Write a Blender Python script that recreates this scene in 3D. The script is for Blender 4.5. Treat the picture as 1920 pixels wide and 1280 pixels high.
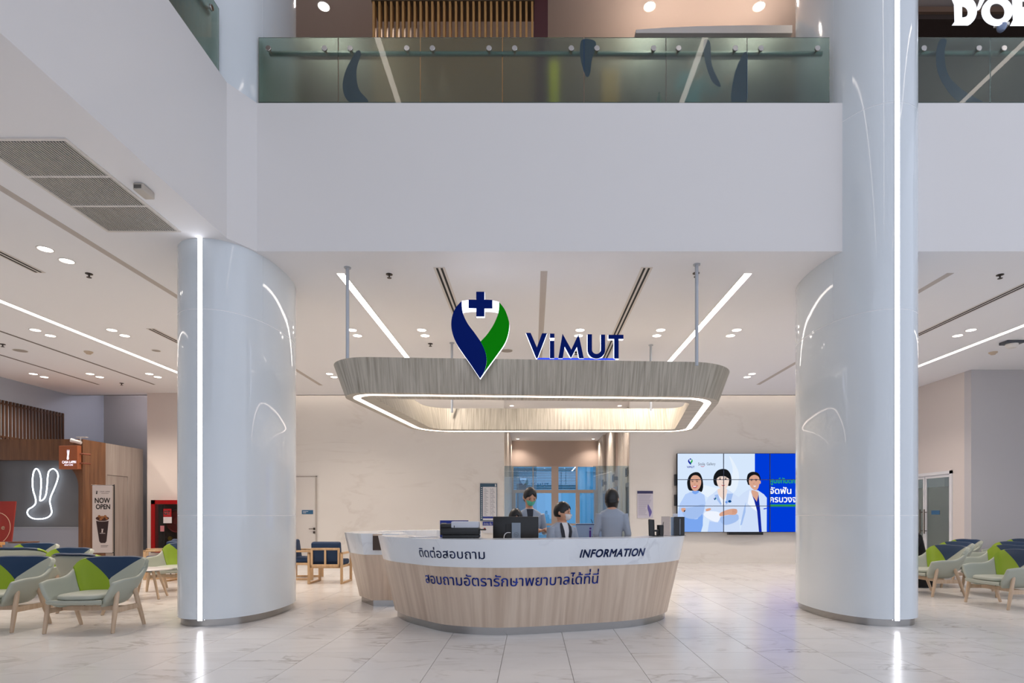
import bpy, bmesh, math, random
from mathutils import Vector, Matrix
from mathutils.geometry import tessellate_polygon
from mathutils.bvhtree import BVHTree

random.seed(7)
for o in list(bpy.data.objects):
    bpy.data.objects.remove(o)
SC = bpy.context.scene
COL = SC.collection
PI = math.pi

# ------------------------------------------------------------------ camera, sky, exposure
F = 1920 * 20.0 / 36.0          # focal length in pixels of the 1920 x 1280 frame
VX, VY = 998.0, 966.0           # where the view axis meets the picture
CAMZ = 1.30
cam = bpy.data.cameras.new('camera')
cam.lens = 20.0
cam.sensor_width = 36.0
cam.shift_x = -(VX - 960) / 1920
cam.shift_y = (VY - 640) / 1920
cam.clip_end = 300
camo = bpy.data.objects.new('camera', cam)
camo.location = (0, 0, CAMZ)
camo.rotation_euler = (PI / 2, 0, 0)
COL.objects.link(camo)
SC.camera = camo

world = bpy.data.worlds.new('sky')
SC.world = world
world.use_nodes = True
wb = world.node_tree.nodes['Background']
wb.inputs[0].default_value = (0.76, 0.82, 0.97, 1)
WORLD_STRENGTH = 1.22
wb.inputs[1].default_value = WORLD_STRENGTH
SC.view_settings.view_transform = 'Standard'
SC.view_settings.look = 'None'
SC.view_settings.gamma = 1
SC.view_settings.use_curve_mapping = False
SC.view_settings.exposure = 0.0
LED = 9.0            # linear light emission
SPOT = 88.0          # watts of one recessed downlight


def PX(px, y):
    return (px - VX) * y / F


def PZ(py, y):
    return CAMZ + (VY - py) * y / F


def P(px, py, y):
    return Vector((PX(px, y), y, PZ(py, y)))


# ------------------------------------------------------------------ materials
def lin(c):
    if isinstance(c, str):
        c = c.lstrip('#')
        c = [int(c[i:i + 2], 16) / 255 for i in (0, 2, 4)]
        return tuple(x / 12.92 if x <= .04045 else ((x + .055) / 1.055) ** 2.4 for x in c)
    return tuple(c)


MATS = {}


def mat(name, color, rough=.5, metal=0., emit=None, estr=0., spec=.5, coat=0., bump=0., bscale=60., var=0., vscale=8.):
    if name in MATS:
        return MATS[name]
    m = bpy.data.materials.new(name)
    m.use_nodes = True
    nt = m.node_tree
    b = nt.nodes['Principled BSDF']
    c = lin(color)
    b.inputs['Base Color'].default_value = (*c, 1)
    b.inputs['Roughness'].default_value = rough
    b.inputs['Metallic'].default_value = metal
    b.inputs['Specular IOR Level'].default_value = spec
    b.inputs['Coat Weight'].default_value = coat
    b.inputs['Coat Roughness'].default_value = .04
    if emit is not None:
        b.inputs['Emission Color'].default_value = (*lin(emit), 1)
        b.inputs['Emission Strength'].default_value = estr
    if var > 0:
        tc = nt.nodes.new('ShaderNodeTexCoord')
        n = nt.nodes.new('ShaderNodeTexNoise')
        n.inputs['Scale'].default_value = vscale
        n.inputs['Detail'].default_value = 4
        nt.links.new(tc.outputs['Object'], n.inputs['Vector'])
        r = nt.nodes.new('ShaderNodeValToRGB')
        r.color_ramp.elements[0].position = .3
        r.color_ramp.elements[1].position = .7
        r.color_ramp.elements[0].color = (*[x * (1 - var) for x in c], 1)
        r.color_ramp.elements[1].color = (*[min(1, x * (1 + var)) for x in c], 1)
        nt.links.new(n.outputs['Fac'], r.inputs['Fac'])
        nt.links.new(r.outputs['Color'], b.inputs['Base Color'])
    if bump > 0:
        tc = nt.nodes.new('ShaderNodeTexCoord')
        n = nt.nodes.new('ShaderNodeTexNoise')
        n.inputs['Scale'].default_value = bscale
        nt.links.new(tc.outputs['Object'], n.inputs['Vector'])
        bp = nt.nodes.new('ShaderNodeBump')
        bp.inputs['Strength'].default_value = bump
        bp.inputs['Distance'].default_value = .01
        nt.links.new(n.outputs['Fac'], bp.inputs['Height'])
        nt.links.new(bp.outputs['Normal'], b.inputs['Normal'])
    MATS[name] = m
    return m


def emis(name, color, strength=1.0):
    if name in MATS:
        return MATS[name]
    m = bpy.data.materials.new(name)
    m.use_nodes = True
    nt = m.node_tree
    nt.nodes.clear()
    e = nt.nodes.new('ShaderNodeEmission')
    e.inputs[0].default_value = (*lin(color), 1)
    e.inputs[1].default_value = strength
    o = nt.nodes.new('ShaderNodeOutputMaterial')
    nt.links.new(e.outputs[0], o.inputs[0])
    MATS[name] = m
    return m


def marble(name, base, vein, rough, scale=1.0, strength=.6, random_tiles=False, diag=False, gloss=.5):
    m = bpy.data.materials.new(name)
    m.use_nodes = True
    nt = m.node_tree
    N, L = nt.nodes, nt.links
    b = N['Principled BSDF']
    b.inputs['Roughness'].default_value = rough
    b.inputs['Specular IOR Level'].default_value = gloss
    geo = N.new('ShaderNodeNewGeometry')
    vec = geo.outputs['Position']
    if random_tiles:
        oi = N.new('ShaderNodeObjectInfo')
        add = N.new('ShaderNodeMath'); add.operation = 'ADD'
        L.new(geo.outputs['Random Per Island'], add.inputs[0])
        L.new(oi.outputs['Random'], add.inputs[1])
        mul = N.new('ShaderNodeMath'); mul.operation = 'MULTIPLY'
        mul.inputs[1].default_value = 57.0
        L.new(add.outputs[0], mul.inputs[0])
        va = N.new('ShaderNodeVectorMath'); va.operation = 'ADD'
        L.new(vec, va.inputs[0])
        L.new(mul.outputs[0], va.inputs[1])
        vec = va.outputs[0]
        tint = add.outputs[0]
    mp = N.new('ShaderNodeMapping')
    mp.inputs['Scale'].default_value = (scale * .75, scale * 1.9, scale)
    mp.inputs['Rotation'].default_value = (0, .9 if diag else 0, .35)
    if diag:
        mp.inputs['Scale'].default_value = (scale * .6, scale, scale * 1.8)
    L.new(vec, mp.inputs['Vector'])
    n1 = N.new('ShaderNodeTexNoise')
    n1.inputs['Scale'].default_value = 1.1
    n1.inputs['Detail'].default_value = 6
    n1.inputs['Roughness'].default_value = .55
    n1.inputs['Distortion'].default_value = .9
    L.new(mp.outputs[0], n1.inputs['Vector'])
    s = N.new('ShaderNodeMath'); s.operation = 'SUBTRACT'; s.inputs[1].default_value = .5
    L.new(n1.outputs['Fac'], s.inputs[0])
    a = N.new('ShaderNodeMath'); a.operation = 'ABSOLUTE'
    L.new(s.outputs[0], a.inputs[0])
    r = N.new('ShaderNodeMapRange')
    r.inputs['From Min'].default_value = 0
    r.inputs['From Max'].default_value = .035
    r.inputs['To Min'].default_value = 1
    r.inputs['To Max'].default_value = 0
    L.new(a.outputs[0], r.inputs['Value'])
    n2 = N.new('ShaderNodeTexNoise')
    n2.inputs['Scale'].default_value = 1.3 * scale
    n2.inputs['Detail'].default_value = 3
    L.new(vec, n2.inputs['Vector'])
    r2 = N.new('ShaderNodeMapRange')
    r2.inputs['From Min'].default_value = .46
    r2.inputs['From Max'].default_value = .68
    L.new(n2.outputs['Fac'], r2.inputs['Value'])
    mu = N.new('ShaderNodeMath'); mu.operation = 'MULTIPLY'
    L.new(r.outputs[0], mu.inputs[0]); L.new(r2.outputs[0], mu.inputs[1])
    # broad cloudy patches
    r3 = N.new('ShaderNodeMapRange')
    r3.inputs['From Min'].default_value = .5
    r3.inputs['From Max'].default_value = .8
    r3.inputs['To Max'].default_value = .35
    L.new(n1.outputs['Fac'], r3.inputs['Value'])
    mx = N.new('ShaderNodeMath'); mx.operation = 'MAXIMUM'
    L.new(mu.outputs[0], mx.inputs[0]); L.new(r3.outputs[0], mx.inputs[1])
    st = N.new('ShaderNodeMath'); st.operation = 'MULTIPLY'; st.inputs[1].default_value = strength
    L.new(mx.outputs[0], st.inputs[0])
    mix = N.new('ShaderNodeMix'); mix.data_type = 'RGBA'
    mix.inputs['A'].default_value = (*lin(base), 1)
    mix.inputs['B'].default_value = (*lin(vein), 1)
    L.new(st.outputs[0], mix.inputs['Factor'])
    L.new(mix.outputs['Result'], b.inputs['Base Color'])
    MATS[name] = m
    return m


def wood(name, c1, c2, rough=.45, su=40., sv=2.0, uv=True, axis='z', dark=None, coat=0.):
    """streaky grain; uses the UV map (u across the grain, v along) or object coordinates"""
    m = bpy.data.materials.new(name)
    m.use_nodes = True
    nt = m.node_tree
    N, L = nt.nodes, nt.links
    b = N['Principled BSDF']
    b.inputs['Roughness'].default_value = rough
    b.inputs['Coat Weight'].default_value = coat
    tc = N.new('ShaderNodeTexCoord')
    mp = N.new('ShaderNodeMapping')
    if uv:
        mp.inputs['Scale'].default_value = (su, sv, 1)
        L.new(tc.outputs['UV'], mp.inputs['Vector'])
    else:
        sc = {'z': (su, su, sv), 'x': (sv, su, su), 'y': (su, sv, su)}[axis]
        mp.inputs['Scale'].default_value = sc
        L.new(tc.outputs['Object'], mp.inputs['Vector'])
    n1 = N.new('ShaderNodeTexNoise')
    n1.inputs['Scale'].default_value = 1.0
    n1.inputs['Detail'].default_value = 5
    n1.inputs['Roughness'].default_value = .62
    n1.inputs['Distortion'].default_value = .35
    L.new(mp.outputs[0], n1.inputs['Vector'])
    r = N.new('ShaderNodeValToRGB')
    e = r.color_ramp.elements
    e[0].position = .33; e[0].color = (*lin(c2), 1)
    e[1].position = .62; e[1].color = (*lin(c1), 1)
    if dark:
        d = r.color_ramp.elements.new(.24)
        d.color = (*lin(dark), 1)
    L.new(n1.outputs['Fac'], r.inputs['Fac'])
    L.new(r.outputs['Color'], b.inputs['Base Color'])
    MATS[name] = m
    return m


def glassmat(name, color, rough=0., ior=1.45, coat=0.):
    m = bpy.data.materials.new(name)
    m.use_nodes = True
    b = m.node_tree.nodes['Principled BSDF']
    b.inputs['Base Color'].default_value = (*lin(color), 1)
    b.inputs['Roughness'].default_value = rough
    b.inputs['IOR'].default_value = ior
    b.inputs['Transmission Weight'].default_value = 1
    b.inputs['Coat Weight'].default_value = coat
    b.inputs['Coat Roughness'].default_value = 0.01
    MATS[name] = m
    return m


def thinglass(name, color, refl=.08):
    """a thin pane: tinted see-through plus a mirror part"""
    m = bpy.data.materials.new(name)
    m.use_nodes = True
    nt = m.node_tree
    nt.nodes.clear()
    N, L = nt.nodes, nt.links
    t = N.new('ShaderNodeBsdfTransparent'); t.inputs[0].default_value = (*lin(color), 1)
    g = N.new('ShaderNodeBsdfGlossy'); g.inputs['Roughness'].default_value = 0.0
    g.inputs[0].default_value = (.9, .95, 1, 1)
    mx = N.new('ShaderNodeMixShader'); mx.inputs[0].default_value = refl
    o = N.new('ShaderNodeOutputMaterial')
    L.new(t.outputs[0], mx.inputs[1]); L.new(g.outputs[0], mx.inputs[2]); L.new(mx.outputs[0], o.inputs[0])
    MATS[name] = m
    return m


WHITE = mat('white_paint', '#e6e0da', .6)
CEIL = mat('ceiling_paint', (.875, .88, .905), .7)
FASC = mat('fascia_paint', (.765, .75, .74), .6)
MARBLE_FLOOR = marble('marble_floor_tile', (.80, .77, .735), (.45, .40, .35), .20, 1.35, .8, True)
GROUT = mat('grout', (.42, .39, .36), .8)
MARBLE_WALL = marble('marble_wall', (.80, .765, .72), (.60, .54, .48), .35, .55, .45, False, True, .35)
MARBLE_DESK = marble('white_counter_stone', (.80, .84, .88), (.58, .61, .66), .14, 1.5, .55)
COLW = mat('gloss_white_panel', (.71, .765, .80), .055, spec=.6)
SEAL = mat('white_sealant', (.95, .96, .97), .6)
STEEL = mat('brushed_steel', (.36, .355, .345), .22, 1.0)
STRIP = emis('led_strip_cool', '#f4f6ff', 7.0)
LEDM = emis('led_linear', '#fff3e8', LED)
HALOL = emis('led_halo', '#ffeadd', 4.5)
DOWN = emis('downlight_lens', '#fff4ea', 9.0)
TRAVERT = wood('travertine_veneer', '#bfb8a9', '#978f80', .45, 30, 1.3, dark='#6f675a')
ASH = wood('pale_ash_laminate', '#d9c6b2', '#bfa893', .38, 11, .5)
TRIMW = mat('trim_white', '#e2ded9', .5)
DARKSLOT = mat('slot_black', '#101010', .7)
GREYSLOT = mat('shadow_gap_grey', '#c2bab4', .8)
DARKGAP = mat('shadow_gap_dark', '#6f6862', .8)
BLACK = mat('black_plastic', '#0b0b0c', .35)
BLUE = mat('logo_blue', '#04185c', .7, emit='#04185c', estr=.25, spec=.05)
GREEN = mat('logo_green', '#077a06', .7, emit='#0a8a0a', estr=.2, spec=.05)
GLOW = emis('logo_edge_glow', '#e8ecff', 3.2)
GLOWB = emis('logo_edge_glow_blue', '#3a58ff', 1.0)
INK = mat('navy_lettering', '#0b2a60', .5)
INKB = mat('blue_lettering', '#1038a4', .5)


# ------------------------------------------------------------------ mesh building
class MB:
    def __init__(self):
        self.v, self.f, self.m, self.uv = [], [], [], []

    def add(self, vs, fs, mi=0, uvs=None):
        b = len(self.v)
        self.v += [tuple(p) for p in vs]
        self.uv += list(uvs) if uvs is not None else [(0, 0)] * len(vs)
        for f in fs:
            self.f.append([b + i for i in f]); self.m.append(mi)
        return self

    def box(self, x0, x1, y0, y1, z0, z1, mi=0):
        vs = [(x, y, z) for z in (z0, z1) for y in (y0, y1) for x in (x0, x1)]
        fs = [(0, 2, 3, 1), (4, 5, 7, 6), (0, 1, 5, 4), (2, 6, 7, 3), (0, 4, 6, 2), (1, 3, 7, 5)]
        return self.add(vs, fs, mi, [(p[0] + p[1], p[2]) for p in vs])

    def bbox(self, x0, x1, y0, y1, z0, z1, r=.01, mi=0, seg=2):
        bm = bmesh.new()
        bmesh.ops.create_cube(bm, size=1)
        for v in bm.verts:
            v.co = Vector(((x0 + x1) / 2 + v.co.x * (x1 - x0), (y0 + y1) / 2 + v.co.y * (y1 - y0), (z0 + z1) / 2 + v.co.z * (z1 - z0)))
        r = min(r, .49 * min(x1 - x0, y1 - y0, z1 - z0))
        bmesh.ops.bevel(bm, geom=list(bm.edges), offset=r, segments=seg, affect='EDGES', profile=.5)
        bm.verts.index_update()
        self.add([v.co for v in bm.verts], [[v.index for v in f.verts] for f in bm.faces], mi, [(v.co.x + v.co.y, v.co.z) for v in bm.verts])
        bm.free()
        return self

    def xf(self, M, start=0):
        for i in range(start, len(self.v)):
            self.v[i] = tuple(M @ Vector(self.v[i]))
        return self

    def rings(self, rs, closed=True, cap0=True, cap1=True, mi=0, u=None):
        """loft through rings of equal point count"""
        n = len(rs[0]); b = len(self.v)
        for k, r in enumerate(rs):
            self.v += [tuple(p) for p in r]
            for i in range(n):
                self.uv.append((u[i] if u else i / n, r[i][2]))
        for k in range(len(rs) - 1):
            for i in range(n if closed else n - 1):
                j = (i + 1) % n
                self.f.append([b + k * n + i, b + k * n + j, b + (k + 1) * n + j, b + (k + 1) * n + i]); self.m.append(mi)
        if cap0: self.f.append([b + i for i in reversed(range(n))]); self.m.append(mi)
        if cap1: self.f.append([b + (len(rs) - 1) * n + i for i in range(n)]); self.m.append(mi)
        return self

    def tube(self, pts, r, n=10, mi=0, closed=False, cap=True):
        pts = [Vector(p) for p in pts]
        N = len(pts)
        rad = r if isinstance(r, (list, tuple)) else [r] * N
        rs, up = [], None
        for i, p in enumerate(pts):
            if closed:
                t = pts[(i + 1) % N] - pts[i - 1]
            else:
                t = pts[min(i + 1, N - 1)] - pts[max(i - 1, 0)]
            t.normalize()
            if up is None:
                up = Vector((0, 0, 1)) if abs(t.z) < .9 else Vector((1, 0, 0))
            x = up.cross(t).normalized(); y = t.cross(x); up = y
            rs.append([p + (x * math.cos(a) + y * math.sin(a)) * rad[i] for a in [2 * PI * k / n for k in range(n)]])
        if closed:
            rs.append(rs[0])
        return self.rings(rs, True, cap and not closed, cap and not closed, mi)

    def lathe(self, prof, n=20, mi=0, c=(0, 0)):
        rs = [[(c[0] + r * math.cos(2 * PI * k / n), c[1] + r * math.sin(2 * PI * k / n), z) for k in range(n)] for r, z in prof]
        return self.rings(rs, True, True, True, mi)

    def prism(self, poly, M, d0, d1, mi=0, side=None, holes=()):
        """2-D polygon (a,b) extruded along local depth d0..d1; M maps (a,d,b)"""
        loops = [list(poly)] + [list(h) for h in holes]
        pts = [p for l in loops for p in l]
        tris = tessellate_polygon([[Vector((p[0], p[1], 0)) for p in l] for l in loops])
        n = len(pts)
        vs = [M @ Vector((p[0], d0, p[1])) for p in pts] + [M @ Vector((p[0], d1, p[1])) for p in pts]
        self.add(vs, [t for t in tris] + [[i + n for i in reversed(t)] for t in tris], mi)
        b = len(self.v) - 2 * n
        k = 0
        sm = mi if side is None else side
        for l in loops:
            c = len(l)
            for i in range(c):
                j = (i + 1) % c
                self.f.append([b + k + i, b + k + j, b + n + k + j, b + n + k + i]); self.m.append(sm)
            k += c
        return self

    def build(self, name, mats, parent=None, smooth=False, angle=35, loc=None, recalc=True):
        me = bpy.data.meshes.new(name)
        me.from_pydata(self.v, [], self.f)
        if not isinstance(mats, (list, tuple)):
            mats = [mats]
        for m in mats:
            me.materials.append(m)
        me.polygons.foreach_set('material_index', self.m)
        uvl = me.uv_layers.new(name='UVMap')
        co = [0.0] * (2 * len(me.loops))
        for i, lp in enumerate(me.loops):
            co[2 * i], co[2 * i + 1] = self.uv[lp.vertex_index]
        uvl.data.foreach_set('uv', co)
        if recalc:
            bm = bmesh.new(); bm.from_mesh(me)
            bmesh.ops.recalc_face_normals(bm, faces=bm.faces)
            bm.to_mesh(me); bm.free()
        if smooth:
            me.polygons.foreach_set('use_smooth', [True] * len(me.polygons))
            me.set_sharp_from_angle(angle=math.radians(angle))
        me.update()
        o = bpy.data.objects.new(name, me)
        COL.objects.link(o)
        if parent: o.parent = parent
        if loc: o.location = loc
        return o


def tag(o, label=None, cat=None, group=None, kind=None):
    if label: o['label'] = label
    if cat: o['category'] = cat
    if group: o['group'] = group
    if kind: o['kind'] = kind
    return o


def thing(name, label, cat, loc=(0, 0, 0), rotz=0., group=None, kind=None):
    o = bpy.data.objects.new(name, None)
    o.empty_display_size = .1
    COL.objects.link(o)
    o.location = loc
    o.rotation_euler = (0, 0, rotz)
    return tag(o, label, cat, group, kind)


def copy_tree(o, parent=None):
    c = o.copy()
    COL.objects.link(c)
    c.parent = parent
    for ch in list(o.children):
        copy_tree(ch, c)
    return c


def bake(o):
    """replace an object's mesh by its modified one"""
    dg = bpy.context.evaluated_depsgraph_get()
    me = bpy.data.meshes.new_from_object(o.evaluated_get(dg))
    o.modifiers.clear()
    o.data = me
    return o


def cat(pts, n=6, closed=False):
    """Catmull-Rom through points (tuples of any size)"""
    out = []
    N = len(pts)
    for i in range(N if closed else N - 1):
        if closed:
            p0, p1, p2, p3 = pts[i - 1], pts[i], pts[(i + 1) % N], pts[(i + 2) % N]
        else:
            p0, p1, p2, p3 = pts[max(i - 1, 0)], pts[i], pts[i + 1], pts[min(i + 2, N - 1)]
        for k in range(n):
            t = k / n
            out.append(tuple(.5 * (2 * b + (c - a) * t + (2 * a - 5 * b + 4 * c - d) * t * t + (3 * b - a - 3 * c + d) * t ** 3)
                             for a, b, c, d in zip(p0, p1, p2, p3)))
    if not closed:
        out.append(tuple(pts[-1]))
    return out


TONES, UPPER = '่้๊๋', 'ิีึืั'


def glyphs(body, shear=0., spacing=1.):
    c = bpy.data.curves.new('lettering', 'FONT')
    c.body = body
    c.size = 1
    c.shear = shear
    c.space_character = spacing
    c.resolution_u = 3
    o = bpy.data.objects.new('lettering', c)
    COL.objects.link(o)
    dg = bpy.context.evaluated_depsgraph_get()
    me = bpy.data.meshes.new_from_object(o.evaluated_get(dg))
    vs = [v.co.copy() for v in me.vertices]
    fs = [list(p.vertices) for p in me.polygons]
    bpy.data.objects.remove(o); bpy.data.curves.remove(c); bpy.data.meshes.remove(me)
    return vs, fs


def text_geo(body, bold=0., shear=0., spacing=1.):
    """lettering outline mesh: x from 0; returns verts, faces, width, (ymin, ymax).
    Stacked Thai tone marks and the letter so-sua are composed by hand."""
    base, tails, marks = '', [], []
    for ch in body:
        if ch in TONES and base and base[-1] in UPPER:
            marks.append((len(base), ch))
        else:
            base += 'ล' if ch == 'ส' else ch
            if ch == 'ส': tails.append(len(base))
    vs, fs = glyphs(base, shear, spacing)
    for n in tails:
        right = max(v.x for v in glyphs(base[:n], shear, spacing)[0])
        b0 = len(vs)
        vs += [Vector((right - .16, .40, 0)), Vector((right - .10, .36, 0)), Vector((right + .035, .60, 0)), Vector((right - .045, .60, 0))]
        fs.append([b0, b0 + 1, b0 + 2, b0 + 3])
    for n, ch in marks:
        right = max(v.x for v in glyphs(base[:n], shear, spacing)[0])
        mv, mf = glyphs(ch, shear, spacing)
        mx = max(v.x for v in mv)
        b0 = len(vs)
        vs += [Vector((v.x - mx + right, v.y + .20, 0)) for v in mv]
        fs += [[b0 + i for i in f] for f in mf]
    if bold:
        n = len(vs)
        v0, f0 = list(vs), list(fs)
        for k in range(6):
            d = Vector((math.cos(PI * k / 3), math.sin(PI * k / 3), 0)) * bold
            b0 = len(vs)
            vs += [v + d for v in v0]
            fs += [[b0 + i for i in f] for f in f0]
    x0 = min(v.x for v in vs); x1 = max(v.x for v in vs)
    y0 = min(v.y for v in vs); y1 = max(v.y for v in vs)
    for v in vs[:]:
        v.x -= x0
    return vs, fs, x1 - x0, (y0, y1)


def flat_text(mb, body, M, x0, x1, z0, z1, depth=0., mi=0, **kw):
    """lettering fitted to the rectangle x0..x1, z0..z1 of the plane M(a, depth, b)"""
    vs, fs, w, (a, b) = text_geo(body, **kw)
    mb.add([M @ Vector((x0 + v.x / w * (x1 - x0), depth, z0 + (v.y - a) / (b - a) * (z1 - z0))) for v in vs], fs, mi)


ID = Matrix.Identity(4)


def TR(x, y, z, rz=0.):
    return Matrix.Translation((x, y, z)) @ Matrix.Rotation(rz, 4, 'Z')


# ================================================================== THE SETTING
ZC = CAMZ + 3.22          # underside of the ground-floor ceiling
YF = 6.94                 # front of the balcony fascia
ZF = 6.33                 # top of the fascia
YB = 15.58                # back wall
YE = 15.27                # rear edge of the ceiling (light cove behind)
XL, XR = -12.35, 13.0
ZU = 9.6                  # ceiling of the upper floor
ZA = 11.3                 # atrium ceiling

# ---- floor with its tiles
fl = MB().box(-14, 14.5, -12, 26, -.25, -.008).build('floor', GROUT)
tag(fl, 'pale veined marble tile floor of the lobby', 'floor', kind='structure')
T = .6
tx0, ty0 = -.2724, 4.798
cells = []
for i in range(-23, 25):
    for j in range(-28, 36):
        xa, ya = tx0 + i * T, ty0 + j * T
        if xa < -14 or xa + T > 14.5 or ya < -12 or ya + T > 26: continue
        area = 0
        if ya + T > 4.42:
            n0 = max(ya, 4.42); n1 = ya + T
            pa = VX + F * (xa + T / 2) / ((n0 + n1) / 2)
            if -60 < pa < 1980:
                area = (F * CAMZ / n0 - F * CAMZ / n1) * T * F / ((n0 + n1) / 2)
        cells.append((area, xa, ya))
cells.sort(reverse=True)
g = .0025
tb = MB().box(g, T - g, g, T - g, -.008, 0)
proto = tb.build('tile', MARBLE_FLOOR, fl)
proto.location = (cells[0][1], cells[0][2], 0)
for a, xa, ya in cells[1:300]:
    c = proto.copy(); COL.objects.link(c); c.parent = fl; c.location = (xa, ya, 0)
rest = MB()
for a, xa, ya in cells[300:]:
    rest.box(xa + g, xa + T - g, ya + g, ya + T - g, -.008, 0)
tag(rest.build('tile_field', MARBLE_FLOOR, fl, recalc=False), kind='stuff')

# ---- ceiling of the ground floor, L-shaped (left wing comes forward)
mb = MB()
cp = [(XL, -8), (-3.552, -8), (-3.552, 6.612), (-3.362, YF + .002), (XR, YF + .002), (XR, YE), (XL, YE)]
mb.prism([(x, y) for x, y in cp], Matrix(((1, 0, 0, 0), (0, 0, 1, 0), (0, 1, 0, 0), (0, 0, 0, 1))), ZC, ZC + .12)
tag(mb.build('ceiling', CEIL), 'white plaster ceiling over the ground floor', 'ceiling', kind='structure')

# ---- balcony fascia: left wing, small chamfer, straight run
mb = MB()
line = [(-3.55, -8), (-3.55, 6.61), (-3.36, YF), (XR, YF)]
back = [(-3.80, -8), (-3.80, 6.70), (-3.46, YF + .22), (XR, YF + .22)]
mb.prism(line + back[::-1], Matrix(((1, 0, 0, 0), (0, 0, 1, 0), (0, 1, 0, 0), (0, 0, 0, 1))), ZC + .0015, ZF)
tag(mb.build('wall_fascia', FASC), 'tall pale lavender-white balcony fascia band above the lobby', 'fascia', kind='structure')

# upper floor slab, its walls and ceilings
UPW = mat('upper_wall_taupe', '#a89890', .7)
UPC = mat('upper_ceiling_taupe', '#b9aaa2', .7)
mb = MB().box(XL, XR, YF + .2, 17, 5.9, 6.2).box(XL, -3.8, -8, YF + .2, 5.9, 6.2)
tag(mb.build('floor_upper', mat('upper_floor', '#8c8279', .5)), 'upper floor slab behind the glass balustrade', 'floor', kind='structure')
tag(MB().box(XL, XR, 7.6, 17, ZU, ZU + .1).box(XL, -4.4, -8, 7.6, ZU, ZU + .1).build('ceiling_upper', UPC), 'taupe ceiling of the upper floor', 'ceiling', kind='structure')
tag(MB().box(XL, XR, 12.5, 12.7, 6.2, ZU).build('wall_upper_back', UPW), 'taupe back wall of the upper floor', 'wall', kind='structure')
tag(MB().box(XL, XR, 7.55, 7.7, ZU - .001, ZA + .1).box(-4.5, -4.35, -8, 7.6, ZU - .001, ZA + .1).build('wall_upper_band', FASC), 'pale band above the upper floor', 'wall', kind='structure')
tag(MB().box(-14, 14.5, -12, 7.7, ZA, ZA + .15).build('ceiling_atrium', CEIL), 'high white ceiling of the atrium', 'ceiling', kind='structure')

# ---- back wall, marble, on both sides of the lift lobby opening
OX0, OX1 = -.774, 2.675
mb = MB().box(-6.9, OX0, YB, YB + .2, 0, 5.3)
wbL = tag(mb.build('wall_back', MARBLE_WALL), 'cream veined marble wall behind the desks, left of the lift lobby', 'wall', kind='structure')
mb = MB().box(OX1, 9.8, YB, YB + .2, 0, 5.3)
tag(mb.build('wall_back_right', MARBLE_WALL), 'cream veined marble wall carrying the video screen', 'wall', kind='structure')
tag(MB().box(OX0 - .1, OX1 + .1, YB - .02, YB + .22, ZC - .02, 5.3).build('wall_lintel', WHITE), 'white lintel over the lift lobby', 'wall', kind='structure')
tag(MB().box(-10.12, -6.88, 14.95, 15.6, 0, 5.3).build('wall_back_left', mat('warm_white_paint', '#d8cdc6', .6)), 'plain warm white wall with the fire hose cabinet', 'wall', kind='structure')
tag(MB().box(-6.9, OX0, YB - .012, YB, 0, .14).box(OX1, 9.7, YB - .012, YB, 0, .14).build('baseboard_back', MARBLE_WALL), kind='structure')
# cove above the back wall: a light lip behind the ceiling edge
tag(MB().box(XL, XR, YE - .06, YE, ZC, 5.1).build('wall_cove', WHITE), kind='structure')
tag(MB().box(XL, XR, YE - .06, 17.2, 5.2, 5.3).build('ceiling_cove', WHITE), kind='structure')
# left side wall, dark recess behind the cafe, right side walls
LWALL = mat('left_wall_blue_grey', '#aab3c0', .7)
tag(MB().box(XL - .2, XL, -8, 17.2, 0, 5.3).build('wall_left', LWALL), 'blue-grey left wall above the cafe', 'wall', kind='structure')
tag(MB().box(XL, -10.1, 16.4, 16.6, 0, 5.3).build('wall_recess', mat('recess_grey', '#959493', .7)), 'dark grey recessed wall under a light cove', 'wall', kind='structure')
RW = 9.70
tag(MB().box(RW, RW + .2, 12.77, 13.12, 0, ZC).box(RW, RW + .2, 15.05, YB, 0, ZC).box(RW, RW + .2, 13.12, 15.05, 2.34, ZC).build('wall_right', mat('right_wall_white', '#d9d0ca', .6)), 'warm white side wall with the glass double door', 'wall', kind='structure')
tag(MB().box(RW, XR, 12.57, 12.77, 0, ZC).build('wall_right_front', mat('right_wall_grey', '#c2c0c2', .6)), 'pale grey wall behind the right-hand chairs', 'wall', kind='structure')
tag(MB().box(XR, XR + .2, 7.0, 17, 0, ZU).build('wall_right_end', WHITE), kind='structure')
# room behind the glass door
tag(MB().box(11.6, 11.7, 12.77, 16, 0, ZC).box(RW + .2, 11.7, 16, 16.1, 0, ZC).build('wall_office', mat('office_wall', '#c2c8cc', .6)), kind='structure')

# ---- lift lobby
LY = 24.4
LX0, LX1 = -.87, 2.80
LOBW = mat('lobby_panel', '#cfc6bc', .32)
LOBB = mat('lobby_end_wall', '#b3a298', .6)
tag(MB().box(-3, 5, YB + .2, LY + .2, ZC - .02, ZC + .1).build('ceiling_lobby', CEIL), 'white ceiling of the lift lobby', 'ceiling', kind='structure')
lw = tag(MB().box(LX0 - .3, LX0 - .08, YB + .2, LY, 0, ZC).build('wall_lobby_left', LOBB), kind='structure')
rw = tag(MB().box(LX1 + .08, LX1 + .3, YB + .2, LY, 0, ZC).build('wall_lobby_right', LOBB), kind='structure')
pan = None
for k in range(9):
    ya = YB + .22 + k * .95
    for s, par in ((0, lw), (1, rw)):
        w = .62 if s else .86
        x0, x1 = (LX1 + .0, LX1 + .079) if s else (LX0 - .079, LX0)
        if s and k in (0, 3, 6):
            continue
        MB().bbox(x0, x1, ya + .06, ya + .9, 0, ZC - .03, .012).build('wall_panel', LOBW, par, True)
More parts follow.
